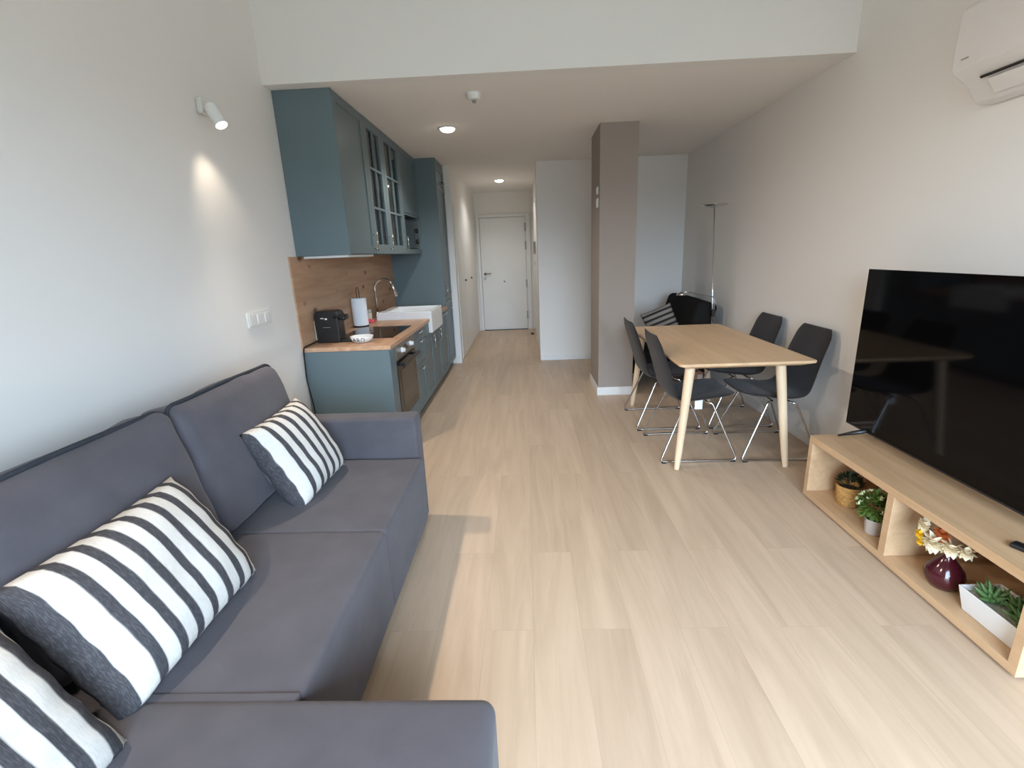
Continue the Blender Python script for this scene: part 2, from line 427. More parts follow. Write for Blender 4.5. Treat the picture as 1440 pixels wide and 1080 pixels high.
# door in the hall's right wall (white casing seen edge on)
bm = new(); box(bm, .150, .165, 8.08, 8.15, 0, 2.2); box(bm, .150, .165, 8.92, 8.99, 0, 2.2); box(bm, .150, .165, 8.15, 8.92, 2.13, 2.2)
struct('trim_2', bm, M['trim'], bevel=.003)
# small fittings
t = thing('entry_phone', 'pale grey entry phone panel on the hall wall right of the door', 'intercom', (.165, 7.9, 1.5))
obj('wall_mount', B(.160, .1648, 7.84, 7.97, 1.43, 1.60), M['grey_plastic'], t)  # added plate, unseen, put between the housing and the wall as its support
obj('housing', B(.130, .160, 7.83, 7.98, 1.42, 1.61), M['grey_plastic'], t, bevel=.004)
obj('display', B(.126, .130, 7.85, 7.96, 1.52, 1.59), M['black_gloss'], t)
t = thing('hall_switch', 'small light switch under the entry phone in the hall', 'switch', (.165, 7.93, 1.27))
obj('plate', B(.155, .164, 7.88, 7.97, 1.225, 1.31), M['white_plastic'], t, bevel=.003)
obj('rocker', B(.151, .155, 7.9, 7.95, 1.24, 1.295), M['grey_plastic'], t, bevel=.002)
bm = new(); lathe(bm, [(.03, 0), (.03, .012), (.018, .03), (.016, .034)], (.086, 8.71, 0), 16)
tag(obj('door_stop', bm, M['dark_metal'], None, True), 'small dark door stop on the floor in front of the entrance door', 'door stop')
for (z, h, lab) in ((1.985, .07, 'upper white switch plate on the side of the taupe pillar'), (1.875, .085, 'lower white switch plate on the side of the taupe pillar')):
    t = thing('pillar_switch', lab, 'switch', (.705, 4.87, z), 'switch plates on the pillar')
    obj('plate', B(.694, .7045, 4.83, 4.915, z-h/2, z+h/2), M['white_plastic'], t, bevel=.003)
    obj('rocker', B(.690, .694, 4.85, 4.895, z-h/2+.015, z+h/2-.015), M['white_plastic'], t, bevel=.002)

# triple switch and socket plate on the left wall
t = thing('wall_socket_plate', 'white triple plate with socket and switches on the wall above the sofa', 'wall socket', (XL, 2.87, 1.13))
obj('plate', B(XL+.0005, XL+.010, 2.745, 3.0, 1.085, 1.172), M['white_plastic'], t, bevel=.003)
obj('socket', B(XL+.010, XL+.014, 2.757, 2.825, 1.097, 1.160), M['white_plastic'], t, bevel=.002)
for y in (2.842, 2.925):
    bm = new(); box(bm, XL+.010, XL+.0155, y, y+.06, 1.10, 1.157)
    obj('rocker', bm, M['white_plastic'], t, bevel=.002)

# wall spotlight
t = thing('wall_spotlight', 'white cylindrical spotlight on the left wall, the one nearest the kitchen cupboards', 'spotlight', (XL, 2.69, 2.23))
obj('wall_mount', B(XL+.0005, XL+.030, 2.65, 2.735, 2.195, 2.268), M['white_plastic'], t, bevel=.008)
p0 = Vector((-1.524, 2.585, 2.207)); p1 = Vector((-1.476, 2.574, 2.114)); dr = (p1-p0).normalized()
bm = new(); tube(bm, fillet([(XL+.028, 2.69, 2.225), (-1.575, 2.66, 2.195), tuple(p0+dr*.05)], .02), .009, 10); obj('arm', bm, M['white_plastic'], t, smooth=True)
bm = new(); tube(bm, [p0, p0+dr*.006, p1-dr*.004, p1], [.026, .030, .030, .028], 28); obj('lamp_head', bm, M['white_plastic'], t, smooth=True, bevel=.002)
bm = new(); tube(bm, [p1+dr*.0005, p1+dr*.003], [.0275, .026], 28); obj('lens', bm, M['led_warm'], t)
SPOT_P, SPOT_D = p1+dr*.02, dr

# ceiling fittings
for (x, y, lab) in ((-.656, 4.673, 'round recessed ceiling light beside the kitchen cupboards'), (-.367, 7.915, 'round recessed ceiling light in the hall')):
    t = thing('ceiling_light', lab, 'ceiling light', (x, y, ZC), 'recessed ceiling lights')
    bm = new(); lathe(bm, [(.066, 0), (.088, 0), (.086, -.008), (.068, -.010)], (x, y, ZC), 36, cap=False)
    bm.faces.ensure_lookup_table()
    obj('trim_ring', bm, M['white_plastic'], t, smooth=True)
    bm = new(); lathe(bm, [(.0655, 0), (.0655, -.008), (.058, -.020), (.042, -.029), (.020, -.034), (.001, -.035)], (x, y, ZC), 36); obj('diffuser', bm, M['led'], t, True)
t = thing('smoke_detector', 'small white smoke detector on the ceiling near the beam', 'smoke detector', (-.327, 3.77, ZC))
bm = new(); lathe(bm, [(.058, -.0005), (.058, -.012), (.05, -.022), (.045, -.04), (.03, -.046)], (-.327, 3.77, ZC), 32); obj('housing', bm, M['white_plastic'], t, smooth=True, bevel=.001)
bm = new(); lathe(bm, [(.016, -.047), (.014, -.058), (.006, -.063)], (-.327, 3.77, ZC), 20); obj('sensor', bm, M['grey_plastic'], t, smooth=True)

# ------------------------------------------------------------------ kitchen
XF = -1.0          # front of the base units
XU = -1.24         # front of the wall units
ZW = .845

def shaker(bm, xf, y0, y1, z0, z1, fw=.058, t=.019):
    g = .0015
    y0 += g; y1 -= g; z0 += g; z1 -= g
    box(bm, xf-t, xf-.009, y0+fw-.002, y1-fw+.002, z0+fw-.002, z1-fw+.002)
    box(bm, xf-t, xf, y0, y0+fw, z0, z1); box(bm, xf-t, xf, y1-fw, y1, z0, z1)
    box(bm, xf-t, xf, y0+fw, y1-fw, z0, z0+fw); box(bm, xf-t, xf, y0+fw, y1-fw, z1-fw, z1)

def handle_v(x, y, z0, z1, parent):
    bm = new(); tube(bm, [(x+.030, y, z0), (x+.030, y, z1)], .0055, 10)
    for z in (z0+.02, z1-.02): cyl(bm, (x, y, z), (x+.030, y, z), .004, 8)
    return obj('handle', bm, M['chrome'], parent, smooth=True)

def handle_h(x, y0, y1, z, parent, m='chrome'):
    bm = new(); tube(bm, [(x+.030, y0, z), (x+.030, y1, z)], .0055, 10)
    for y in (y0+.02, y1-.02): cyl(bm, (x, y, z), (x+.030, y, z), .004, 8)
    return obj('handle', bm, M[m], parent, smooth=True)

def carcass(bm, x0, x1, y0, y1, z0, z1, t=.018, shelves=()):
    box(bm, x0, x1, y0, y0+t, z0, z1); box(bm, x0, x1, y1-t, y1, z0, z1)
    box(bm, x0, x1, y0+t, y1-t, z0, z0+t); box(bm, x0, x1, y0+t, y1-t, z1-t, z1)
    box(bm, x0, x0+.01, y0+t, y1-t, z0+t, z1-t)
    for z in shelves: box(bm, x0+.01, x1-.02, y0+t, y1-t, z, z+t)

# oven housing with the visible end panel
t = thing('oven_cabinet', 'petrol blue end cabinet housing the oven, beside the sofa arm', 'kitchen cabinet', (-1.3, 3.36, 0), 'base cabinets')
obj('side_panel', B(XL+.002, XF-.001, 3.36, 3.38, 0, .814), M['teal'], t, bevel=.0015)
bm = new(); carcass(bm, XL+.002, XF-.024, 3.3815, 4.129, .08, .814); obj('carcass', bm, M['teal_in'], t)
obj('filler_strip', B(XF-.02, XF-.001, 3.3815, 3.515, .08, .812), M['teal'], t, bevel=.0015)
bm = new(); box(bm, XF-.02, XF-.001, 3.518, 4.127, .082, .212); dq = obj('drawer', bm, M['teal'], t, bevel=.002)
handle_h(XF-.001, 3.75, 3.89, .15, dq)
t = thing('built_in_oven', 'stainless steel and dark glass oven built under the worktop', 'oven', (-1.01, 3.82, .22))
y0, y1 = 3.520, 4.125
obj('oven_body', B(-1.5, XF-.021, y0+.02, y1-.02, .222, .79), M['dark_metal'], t)
obj('control_panel', B(XF-.02, XF+.002, y0, y1, .69, .811), M['steel'], t, bevel=.002)
obj('display', B(XF+.002, XF+.0035, y0+.255, y0+.355, .73, .775), M['black_gloss'], t)
for y in (y0+.16, y0+.445):
    bm = new(); lathe(bm, [(.023, .002), (.023, .008), (.018, .012), (.016, .032), (.013, .034)], (XF, y, .75), 20, 'x'); obj('knob', bm, M['ceramic'], t, smooth=True, bevel=.001)
dd = obj('oven_door', B(XF-.02, XF+.002, y0, y1, .222, .682), M['black_gloss'], t, bevel=.003)
obj('window_glass', B(XF+.0022, XF+.0035, y0+.085, y1-.085, .30, .60), M['oven_glass'], dd)
bm = new(); rbox(bm, XF+.035, XF+.053, y0+.03, y1-.03, .635, .668, .008, 3)
for y in (y0+.06, y1-.10): box(bm, XF+.002, XF+.037, y, y+.04, .642, .662)
obj('handle', bm, M['black_plastic'], dd, smooth=False)

# drawer unit
t = thing('drawer_cabinet', 'petrol blue drawer cabinet between the oven and the sink', 'kitchen cabinet', (-1.3, 4.33, 0), 'base cabinets')
bm = new(); carcass(bm, XL+.002, XF-.024, 4.131, 4.529, .08, .814); obj('carcass', bm, M['teal_in'], t)
for z0, z1, zh in ((.745, .812, .785), (.502, .742, .705), (.082, .499, .455)):
    bm = new()
    if z1-z0 < .1: box(bm, XF-.02, XF-.001, 4.132, 4.528, z0, z1)
    else: shaker(bm, XF-.001, 4.131, 4.529, z0, z1)
    dq = obj('drawer', bm, M['teal'], t, bevel=.0015)
    handle_h(XF-.001, 4.26, 4.40, zh, dq)
# sink unit
t = thing('sink_cabinet', 'petrol blue double door cabinet under the white sink', 'kitchen cabinet', (-1.3, 4.98, 0), 'base cabinets')
bm = new(); carcass(bm, XL+.002, XF-.024, 4.531, 5.429, .08, .695); obj('carcass', bm, M['teal_in'], t)
for ya, yb, yh in ((4.531, 4.98, 4.93), (4.98, 5.429, 5.31)):
    bm = new(); shaker(bm, XF-.001, ya, yb, .082, .694)
    dq = obj('door', bm, M['teal'], t, bevel=.0015)
    handle_v(XF-.001, yh, .52, .67, dq)
obj('filler_strip', B(XF-.02, XF-.001, 4.532, 4.808, .697, .812), M['teal'], t, bevel=.0015)
# dishwasher front
t = thing('dishwasher_cabinet', 'petrol blue cabinet front between the sink and the tall cupboard', 'kitchen cabinet', (-1.3, 5.69, 0), 'base cabinets')
bm = new(); carcass(bm, XL+.002, XF-.024, 5.432, 5.948, .08, .814); obj('carcass', bm, M['teal_in'], t)
bm = new(); shaker(bm, XF-.001, 5.432, 5.948, .082, .812); dq = obj('door', bm, M['teal'], t, bevel=.0015)
handle_h(XF-.001, 5.56, 5.82, .785, dq)
# plinth
tag(obj('plinth', B(-1.4, -1.055, 3.381, 6.499, 0, .079), M['plinth'], None, bevel=.002), 'dark recessed plinth running along the floor under the kitchen cabinets', 'plinth')
# tall unit
t = thing('tall_cabinet', 'tall petrol blue cupboard reaching the ceiling at the end of the kitchen', 'kitchen cabinet', (-1.3, 6.2, 0))
obj('side_panel', B(XL+.002, XF-.008, 5.95, 5.968, .08, ZC-.001), M['teal'], t, bevel=.0015)
bm = new(); carcass(bm, XL+.002, XF-.03, 5.9695, 6.498, .08, ZC-.001); obj('carcass', bm, M['teal_in'], t)
obj('cornice', B(XF-.03, XF-.010, 5.9695, 6.498, 2.49, ZC-.001), M['teal'], t)
for z0, z1, hz, kind in ((.082, .905, .80, 'h'), (.908, 2.268, 1.05, 'v'), (2.271, 2.488, 2.30, 'h')):
    bm = new(); shaker(bm, XF-.009, 5.97, 6.498, z0, z1); dq = obj('door', bm, M['teal'], t, bevel=.0015)
    if kind == 'h': handle_h(XF-.009, 6.15, 6.32, hz, dq, 'dark_metal' if z0 > 2 else 'chrome')
    else: handle_v(XF-.009, 6.02, hz-.1, hz+.06, dq)

# wall units
ZU0, ZU1 = 1.486, ZC-.001
t = thing('plain_wall_cabinet', 'petrol blue wall cupboard with a plain shaker door nearest the beam', 'wall cabinet', (-1.44, 3.8, ZU0), 'wall cupboards')
obj('side_panel', B(XL+.002, XU-.001, 3.49, 3.508, ZU0, ZU1), M['teal'], t, bevel=.0015)
bm = new(); carcass(bm, XL+.002, XU-.024, 3.509, 4.109, ZU0, ZU1); obj('carcass', bm, M['teal_in'], t)
bm = new(); shaker(bm, XU-.001, 3.509, 4.11, ZU0+.002, ZU1-.002, .06); dq = obj('door', bm, M['teal'], t, bevel=.0015)
handle_v(XU-.001, 4.078, 1.51, 1.66, dq)
for k, (y0, y1, lab) in enumerate(((4.111, 4.60, 'glazed petrol blue wall cupboard beside the plain door cupboard'), (4.602, 5.20, 'glazed petrol blue wall cupboard next to the microwave'))):
    t = thing('glazed_wall_cabinet', lab, 'wall cabinet', (-1.44, (y0+y1)/2, ZU0), 'wall cupboards')
    bm = new(); carcass(bm, XL+.002, XU-.024, y0, y1, ZU0, ZU1, shelves=(1.83, 2.15)); obj('carcass', bm, M['teal_in'], t)
    fw = .078; za, zb = ZU0+.002, ZU1-.002; ya, yb = y0+.0015, y1-.0015
    bm = new()
    box(bm, XU-.02, XU-.001, ya, ya+fw, za, zb); box(bm, XU-.02, XU-.001, yb-fw, yb, za, zb)
    box(bm, XU-.02, XU-.001, ya+fw, yb-fw, za, za+fw); box(bm, XU-.02, XU-.001, ya+fw, yb-fw, zb-.072, zb)
    ym = (ya+yb)/2
    box(bm, XU-.017, XU-.002, ym-.009, ym+.009, za+fw, zb-.072)
    for z in (1.86, 2.17):
        box(bm, XU-.017, XU-.002, ya+fw, ym-.009, z-.009, z+.009); box(bm, XU-.017, XU-.002, ym+.009, yb-fw, z-.009, z+.009)
    dq = obj('door', bm, M['teal'], t, bevel=.0012)
    obj('glass_pane', B(XU-.0195, XU-.0175, ya+fw-.006, yb-fw+.006, za+fw-.006, zb-.066), M['glass'], dq)
    handle_v(XU-.001, y1-.04, 1.51, 1.66, dq)
t = thing('microwave_cabinet', 'petrol blue wall cupboard with an open niche holding the microwave', 'wall cabinet', (-1.44, 5.57, ZU0), 'wall cupboards')
bm = new(); y0, y1 = 5.202, 5.948
box(bm, XL+.002, XU-.001, y0, y0+.018, ZU0, 1.9); box(bm, XL+.002, XU-.001, y1-.018, y1, ZU0, 1.9)
box(bm, XL+.002, XU-.001, y0+.018, y1-.018, ZU0, 1.535); box(bm, XL+.002, XU-.001, y0+.018, y1-.018, 1.88, 1.9)
box(bm, XL+.002, XL+.012, y0+.018, y1-.018, 1.535, 1.88)
obj('niche', bm, M['teal'], t, bevel=.0012)
bm = new(); carcass(bm, XL+.002, XU-.024, y0, y1, 1.9015, ZU1); obj('carcass', bm, M['teal_in'], t)
bm = new(); shaker(bm, XU-.001, y0, y1, 1.903, ZU1-.002, .06); obj('door', bm, M['teal'], t, bevel=.0015)
t = thing('microwave_oven', 'dark microwave oven standing in the wall cupboard niche', 'microwave', (-1.42, 5.56, 1.536))
obj('microwave_body', B(-1.60, XU-.035, 5.245, 5.885, 1.5362, 1.845), M['black_plastic'], t, bevel=.004)
obj('door', B(XU-.0345, XU-.015, 5.25, 5.70, 1.545, 1.838), M['black_gloss'], t, bevel=.003)
obj('control_panel', B(XU-.0345, XU-.016, 5.705, 5.88, 1.545, 1.838), M['steel'], t, bevel=.003)
for z in (1.62, 1.74):
    bm = new(); lathe(bm, [(.026, -.0158), (.024, .004), (.02, .006)], (XU, 5.79, z), 18, 'x'); obj('knob', bm, M['black_plastic'], t, smooth=True)
t = thing('range_hood', 'slim pale extractor hood under the wall cupboards', 'extractor hood', (-1.43, 3.82, 1.46))
obj('hood_body', B(-1.60, XU-.03, 3.53, 4.12, 1.468, 1.4855), M['white_plastic'], t, bevel=.002)
obj('filter', B(-1.56, XU-.07, 3.60, 4.05, 1.4665, 1.468), M['steel'], t)

# splashback and worktop
tag(obj('splashback', B(XL+.0008, XL+.012, 3.36, 5.949, ZW+.0005, 1.485), M['splash'], None), 'knotty oak splashback panel between worktop and wall cupboards', 'splashback')
bm = new()
prism(bm, [(XL+.0008, 3.357), (XF+.012, 3.357), (XF+.012, 4.812), (-1.532, 4.812), (-1.532, 5.428), (XF+.012, 5.428), (XF+.012, 5.949), (XL+.0008, 5.949)], .815, ZW, 'z')
tag(obj('worktop', bm, M['counter'], None, bevel=.0015), 'oak kitchen worktop over the petrol blue base cabinets', 'worktop')

# farmhouse sink
t = thing('farmhouse_sink', 'white ceramic apron sink raised above the oak worktop', 'sink', (-1.25, 5.12, .70))
x0, x1, y0, y1, z0, z1 = -1.529, -.965, 4.815, 5.425, .698, .917
bm = new()
wl = .03
outer = [(x0, y0), (x1, y0), (x1, y1), (x0, y1)]; inner = [(x0+.09, y0+wl), (x1-wl, y0+wl), (x1-wl, y1-wl), (x0+.09, y1-wl)]
vo0 = [bm.verts.new((a, b, z0)) for a, b in outer]; vo1 = [bm.verts.new((a, b, z1)) for a, b in outer]
vi1 = [bm.verts.new((a, b, z1)) for a, b in inner]; vi0 = [bm.verts.new((a+(.02 if a < -1.2 else -.02), b+(.02 if b < 5.1 else -.02), z0+.03)) for a, b in inner]
bm.faces.new(vo0[::-1]); bm.faces.new(vi0)
for i in range(4):
    j = (i+1) % 4
    bm.faces.new((vo0[i], vo0[j], vo1[j], vo1[i])); bm.faces.new((vo1[i], vo1[j], vi1[j], vi1[i])); bm.faces.new((vi1[i], vi1[j], vi0[j], vi0[i]))
obj('basin', bm, M['ceramic'], t, bevel=.01, seg=3)
bm = new(); cyl(bm, (-1.22, 5.12, .7285), (-1.22, 5.12, .732), .045); obj('drain', bm, M['chrome'], t)
# faucet
t = thing('kitchen_faucet', 'tall chrome gooseneck kitchen faucet arching over the sink', 'faucet', (-1.575, 5.0, ZW))
bm = new(); lathe(bm, [(.028, .0005), (.028, .008), (.02, .02), (.018, .06), (.015, .07)], (-1.57, 5.0, ZW), 24); obj('base', bm, M['chrome'], t, smooth=True, bevel=.001)
arc = [(-1.57, 5.0, ZW+.06), (-1.57, 5.0, 1.15)]
for k in range(1, 13):
    a = PI-(PI*.86)*k/12
    arc.append((-1.475+.095*math.cos(a), 5.0, 1.15+.095*math.sin(a)))
bm = new(); tube(bm, arc, .011, 14); obj('spout', bm, M['chrome'], t, smooth=True)
e = Vector(arc[-1]); e2 = e+Vector((.042, 0, -.125))
bm = new(); tube(bm, [e, e+(e2-e)*.1, e2], [.013, .016, .017], 16); obj('spray_head', bm, M['chrome'], t, smooth=True)
bm = new(); tube(bm, [(-1.555, 5.0, ZW+.045), (-1.53, 5.0, ZW+.055), (-1.46, 4.995, ZW+.09)], [.008, .007, .006], 10); obj('lever', bm, M['chrome'], t, smooth=True)

# induction hob
t = thing('induction_hob', 'black glass hob set into the worktop over the oven', 'hob', (-1.3, 4.02, ZW))
obj('glass_top', B(-1.52, -1.06, 3.70, 4.33, ZW+.0003, ZW+.006), M['black_gloss'], t, bevel=.002)
# coffee machine with its power cord
t = thing('coffee_machine', 'black capsule coffee machine at the near end of the worktop', 'coffee machine', (-1.53, 3.62, ZW))
bm = new(); prism(bm, [(-1.60, ZW+.001), (-1.425, ZW+.001), (-1.425, ZW+.19), (-1.415, ZW+.205), (-1.43, ZW+.232), (-1.45, ZW+.24), (-1.585, ZW+.24), (-1.602, ZW+.225), (-1.605, ZW+.15)], 3.555, 3.69)
obj('machine_body', bm, M['black_plastic'], t, bevel=.008, seg=3)
bm = new(); rbox(bm, -1.424, -1.375, 3.575, 3.67, ZW+.165, ZW+.205, .012, 3); obj('spout', bm, M['black_plastic'], t, smooth=True)
bm = new(); rbox(bm, -1.424, -1.345, 3.568, 3.677, ZW+.001, ZW+.022, .008, 3); obj('drip_tray', bm, M['black_plastic'], t, smooth=True)
bm = new(); tube(bm, fillet([(-1.455, 3.552, ZW+.19), (-1.40, 3.548, ZW+.20), (-1.36, 3.575, ZW+.205)], .02), .007, 8); obj('lever', bm, M['black_soft'], t, smooth=True)
bm = new()
box(bm, -1.553, -1.527, 3.5535, 3.5548, ZW+.184, ZW+.191)
obj('lettering', bm, M['white_plastic'], t)
bm = new(); box(bm, -1.520, -1.503, 3.5535, 3.5548, ZW+.176, ZW+.188); obj('badge', bm, M['white_plastic'], t)
bm = new(); box(bm, -1.545, -1.485, 3.5535, 3.5548, ZW+.118, ZW+.121)
obj('chrome_strip', bm, M['chrome'], t)
bm = new(); rbox(bm, -1.619, -1.606, 3.575, 3.675, ZW+.02, ZW+.17, .005, 2); obj('water_tank', bm, M['cream'], t, smooth=True)
bm = new(); tube(bm, fillet([(-1.585, 3.60, ZW+.03), (-1.608, 3.50, ZW+.012), (-1.614, 3.40, ZW+.010), (-1.616, 3.345, ZW+.006), (-1.618, 3.342, ZW-.06), (-1.622, 3.335, .62), (-1.600, 3.335, .42), (-1.592, 3.335, .2), (-1.60, 3.30, .008), (-1.60, 3.1, .007)], .04), .005, 8); obj('cord', bm, M['black_soft'], t, smooth=True)
# dish with lettering round its outside
t = thing('letter_dish', 'small white dish with black letter pattern beside the coffee machine', 'dish', (-1.33, 3.60, ZW))
dx, dy = -1.258, 3.56
bm = new(); lathe(bm, [(.045, .0005), (.062, .004), (.078, .022), (.086, .046), (.083, .046), (.074, .024), (.058, .009), (.001, .008)], (dx, dy, ZW), 40); obj('bowl', bm, M['ceramic'], t, smooth=True)
def on_wall(a, h):
    r = .0785+(h-.022)*.34+.0008 if h > .022 else .0628+(h-.004)*.89+.0008
    return Vector((dx+r*math.sin(a), dy-r*math.cos(a), ZW+h))
for segs, a0 in (([((-.5, 0), (-.4, .7)), ((-.4, .7), (0, 1)), ((0, 1), (.4, .6)), ((.4, .6), (.5, 0)), ((-.4, .4), (.4, .4))], -.42),
                 ([((-.4, 0), (-.4, 1)), ((-.4, 1), (.35, .9)), ((.35, .9), (.3, .5)), ((.3, .5), (-.4, .45)), ((-.1, .45), (.45, 0))], -.02),
                 ([((-.5, 0), (-.5, .9)), ((-.5, .9), (0, 1)), ((0, 1), (.5, .8)), ((.5, .8), (.5, 0))], .38)):
    bm = new()
    for a, b in segs:
        pts = [on_wall(a0+(a[0]+(b[0]-a[0])*k/4)*.26, .013+(a[1]+(b[1]-a[1])*k/4)*.027) for k in range(5)]
        tube(bm, pts, .0022, 6)
    obj('letter', bm, M['tile_ink'], t)
# paper towel
t = thing('towel_holder', 'dark wire paper towel holder standing behind the hob', 'towel holder', (-1.548, 4.41, ZW))
cx, cy = -1.548, 4.41
bm = new(); lathe(bm, [(.070, .0005), (.072, .008), (.068, .012), (.02, .012)], (cx, cy, ZW), 32); obj('base', bm, M['dark_metal'], t, smooth=True)
bm = new(); tube(bm, fillet([(cx-.012, cy, ZW+.012), (cx-.012, cy, ZW+.34), (cx, cy, ZW+.365), (cx+.012, cy, ZW+.34), (cx+.012, cy, ZW+.012)], .014), .003, 8); obj('loop_post', bm, M['dark_metal'], t, smooth=True)
bm = new(); lathe(bm, [(.02, 0.0), (.066, 0.0), (.068, .004), (.068, .246), (.066, .25), (.02, .25), (.02, 0.0)], (cx, cy, ZW+.0135), 36, cap=False)
tag(obj('paper_towel_roll', bm, M['paper'], None, True, bevel=.001), 'white roll of paper towel on the wire holder', 'paper towel')
# soap jar and pink cloth
t = thing('soap_dispenser', 'cream jar with pale lid beside the sink', 'jar', (-1.585, 4.77, ZW))
bm = new(); lathe(bm, [(.03, .0005), (.034, .006), (.034, .085), (.03, .092)], (-1.585, 4.75, ZW), 24); obj('jar_body', bm, M['cream'], t, smooth=True)
bm = new(); lathe(bm, [(.028, .0925), (.033, .094), (.033, .118), (.03, .122)], (-1.585, 4.75, ZW), 24); obj('lid', bm, M['pot_grey'], t, smooth=True)
bm = new(); rbox(bm, -1.59, -1.505, 4.62, 4.70, ZW+.001, ZW+.030, .012, 5, (0, 0, .008), .006, 3)
tag(obj('sponge_cloth', bm, M['pink'], None, True), 'folded pink cloth on the worktop between hob and sink', 'cloth')

# ------------------------------------------------------------------ dining table
t = thing('dining_table', 'light ash dining table with splayed tapered legs', 'table', (1.35, 3.71, 0))
def rrect(x0, x1, y0, y1, r, n=7):
    out = []
    for cx_, cy_, a0 in ((x1-r, y1-r, 0), (x0+r, y1-r, PI/2), (x0+r, y0+r, PI), (x1-r, y0+r, 1.5*PI)):
        for k in range(n+1):
            a = a0+PI/2*k/n; out.append((cx_+r*math.cos(a), cy_+r*math.sin(a)))
    return out
bm = new()
R0 = [bm.verts.new((x, y, .738)) for x, y in rrect(.943, 1.777, 2.923, 4.497, .028)]
R0b = [bm.verts.new((x, y, .732)) for x, y in rrect(.938, 1.782, 2.918, 4.502, .032)]
R1 = [bm.verts.new((x, y, .722)) for x, y in rrect(.941, 1.779, 2.921, 4.499, .030)]
R2 = [bm.verts.new((x, y, .700)) for x, y in rrect(.992, 1.728, 2.972, 4.448, .03)]
bm.faces.new(R0)
for a, b in ((R0, R0b), (R0b, R1), (R1, R2)):
    for i in range(len(a)): bm.faces.new((a[i], a[(i+1) % len(a)], b[(i+1) % len(b)], b[i]))
bm.faces.new(R2[::-1])
obj('tabletop', bm, M['table'], t)
for (fx, fy, tx, ty) in ((.972, 2.99, 1.043, 3.045), (1.690, 2.99, 1.615, 3.045), (.972, 4.385, 1.043, 4.35), (1.690, 4.385, 1.615, 4.35)):
    bm = new(); a = Vector((fx, fy, .001)); b = Vector((tx, ty, .6995))
    rr = []; pp = []
    for k in range(9):
        u = k/8; pp.append(a+(b-a)*u); rr.append(.019+.013*u**.8)
    rr[0] = .017
    tube(bm, pp, rr, 20); obj('leg', bm, M['table_leg'], t, smooth=True, bevel=.001)

# ------------------------------------------------------------------ dining chairs
def chair_shell():
    prof = fillet([(-.035, .882), (.03, .70), (.105, .445), (.20, .432), (.515, .468)], .12, 8)
    # resample
    P = [Vector((p[0], 0, p[1])) for p in prof]
    L = [0]
    for i in range(1, len(P)): L.append(L[-1]+(P[i]-P[i-1]).length)
    N = 34; pts = []
    for k in range(N+1):
        s = L[-1]*k/N
        for i in range(1, len(L)):
            if L[i] >= s-1e-9:
                f = (s-L[i-1])/max(1e-9, L[i]-L[i-1]); pts.append(P[i-1].lerp(P[i], f)); break
    bm = new(); W = 14; F = []; G = []
    for k, p in enumerate(pts):
        a = pts[max(0, k-1)]; b = pts[min(N, k+1)]
        tn = (b-a).normalized(); nr = Vector((-tn.z, 0, tn.x))   # toward the sitter
        if nr.z < -.01 and k > N*.6: nr = -nr
        u = k/N
        hw = .195+.035*min(1, u/.45) if u < .5 else .23-.012*max(0, (u-.8)/.2)
        # round the top and the front ends
        e0 = min(1, k/3.0); e1 = min(1, (N-k)/3.0)
        hw *= (1-.16*(1-e0)**2)*(1-.16*(1-e1)**2)
        th = .021*min(1, .35+.65*min(e0, e1))
        rf, rg = [], []
        for j in range(W+1):
            v = -1+2*j/W
            tt = th*max(.25, (1-abs(v)**6))
            dish = .012*(v*v)
            rf.append(bm.verts.new(p+Vector((0, v*hw, 0))+nr*(tt+dish-.006)))
            rg.append(bm.verts.new(p+Vector((0, v*hw, 0))-nr*(tt-dish+.006)))
        F.append(rf); G.append(rg)
    for k in range(N):
        for j in range(W):
            bm.faces.new((F[k][j], F[k][j+1], F[k+1][j+1], F[k+1][j]))
            bm.faces.new((G[k][j], G[k+1][j], G[k+1][j+1], G[k][j+1]))
        for j in (0, W): bm.faces.new((F[k][j], F[k+1][j], G[k+1][j], G[k][j]))
    for k in (0, N):
        for j in range(W): bm.faces.new((F[k][j], F[k][j+1], G[k][j+1], G[k][j]))
    return bm

def make_chair():
    t = thing('dining_chair', '', 'chair', (0, 0, 0), 'dining chairs round the table')
    # one shell: the upper piece is the backrest, the lower the seat
    bm = chair_shell()
    obj('seat_shell', bm, M['chair_fabric'], t, smooth=True, sub=1)
    for s in (-1, 1):
        bm = new()
        tube(bm, fillet([(.20, s*.195, .400), (.168, s*.205, .395), (.004, s*.262, .012), (.528, s*.262, .012), (.356, s*.205, .408), (.325, s*.195, .414)], .035, 6), .0075, 10)
        lg = obj('sled_leg', bm, M['chrome'], t, smooth=True)
        for x in (.03, .50):
            bm = new(); rbox(bm, x-.016, x+.016, s*.262-.009, s*.262+.009, .0005, .011, .003, 1); obj('foot_cap', bm, M['black_soft'], lg)
    for x, z in ((.20, .400), (.325, .414)):
        bm = new(); cyl(bm, (x, -.197, z), (x, .197, z), .0075, 10); obj('crossbar', bm, M['chrome'], t, smooth=True)
    return t

def dup(root, loc, rz, label):   # a thing with its parts and sub-parts
    r = root.copy(); COL.objects.link(r); r.location = loc; r.rotation_euler = (0, 0, rz); r['label'] = label
    for ch in list(root.children):
        c = ch.copy(); COL.objects.link(c); c.parent = r
        for g in ch.children:
            q = g.copy(); COL.objects.link(q); q.parent = c
    return r

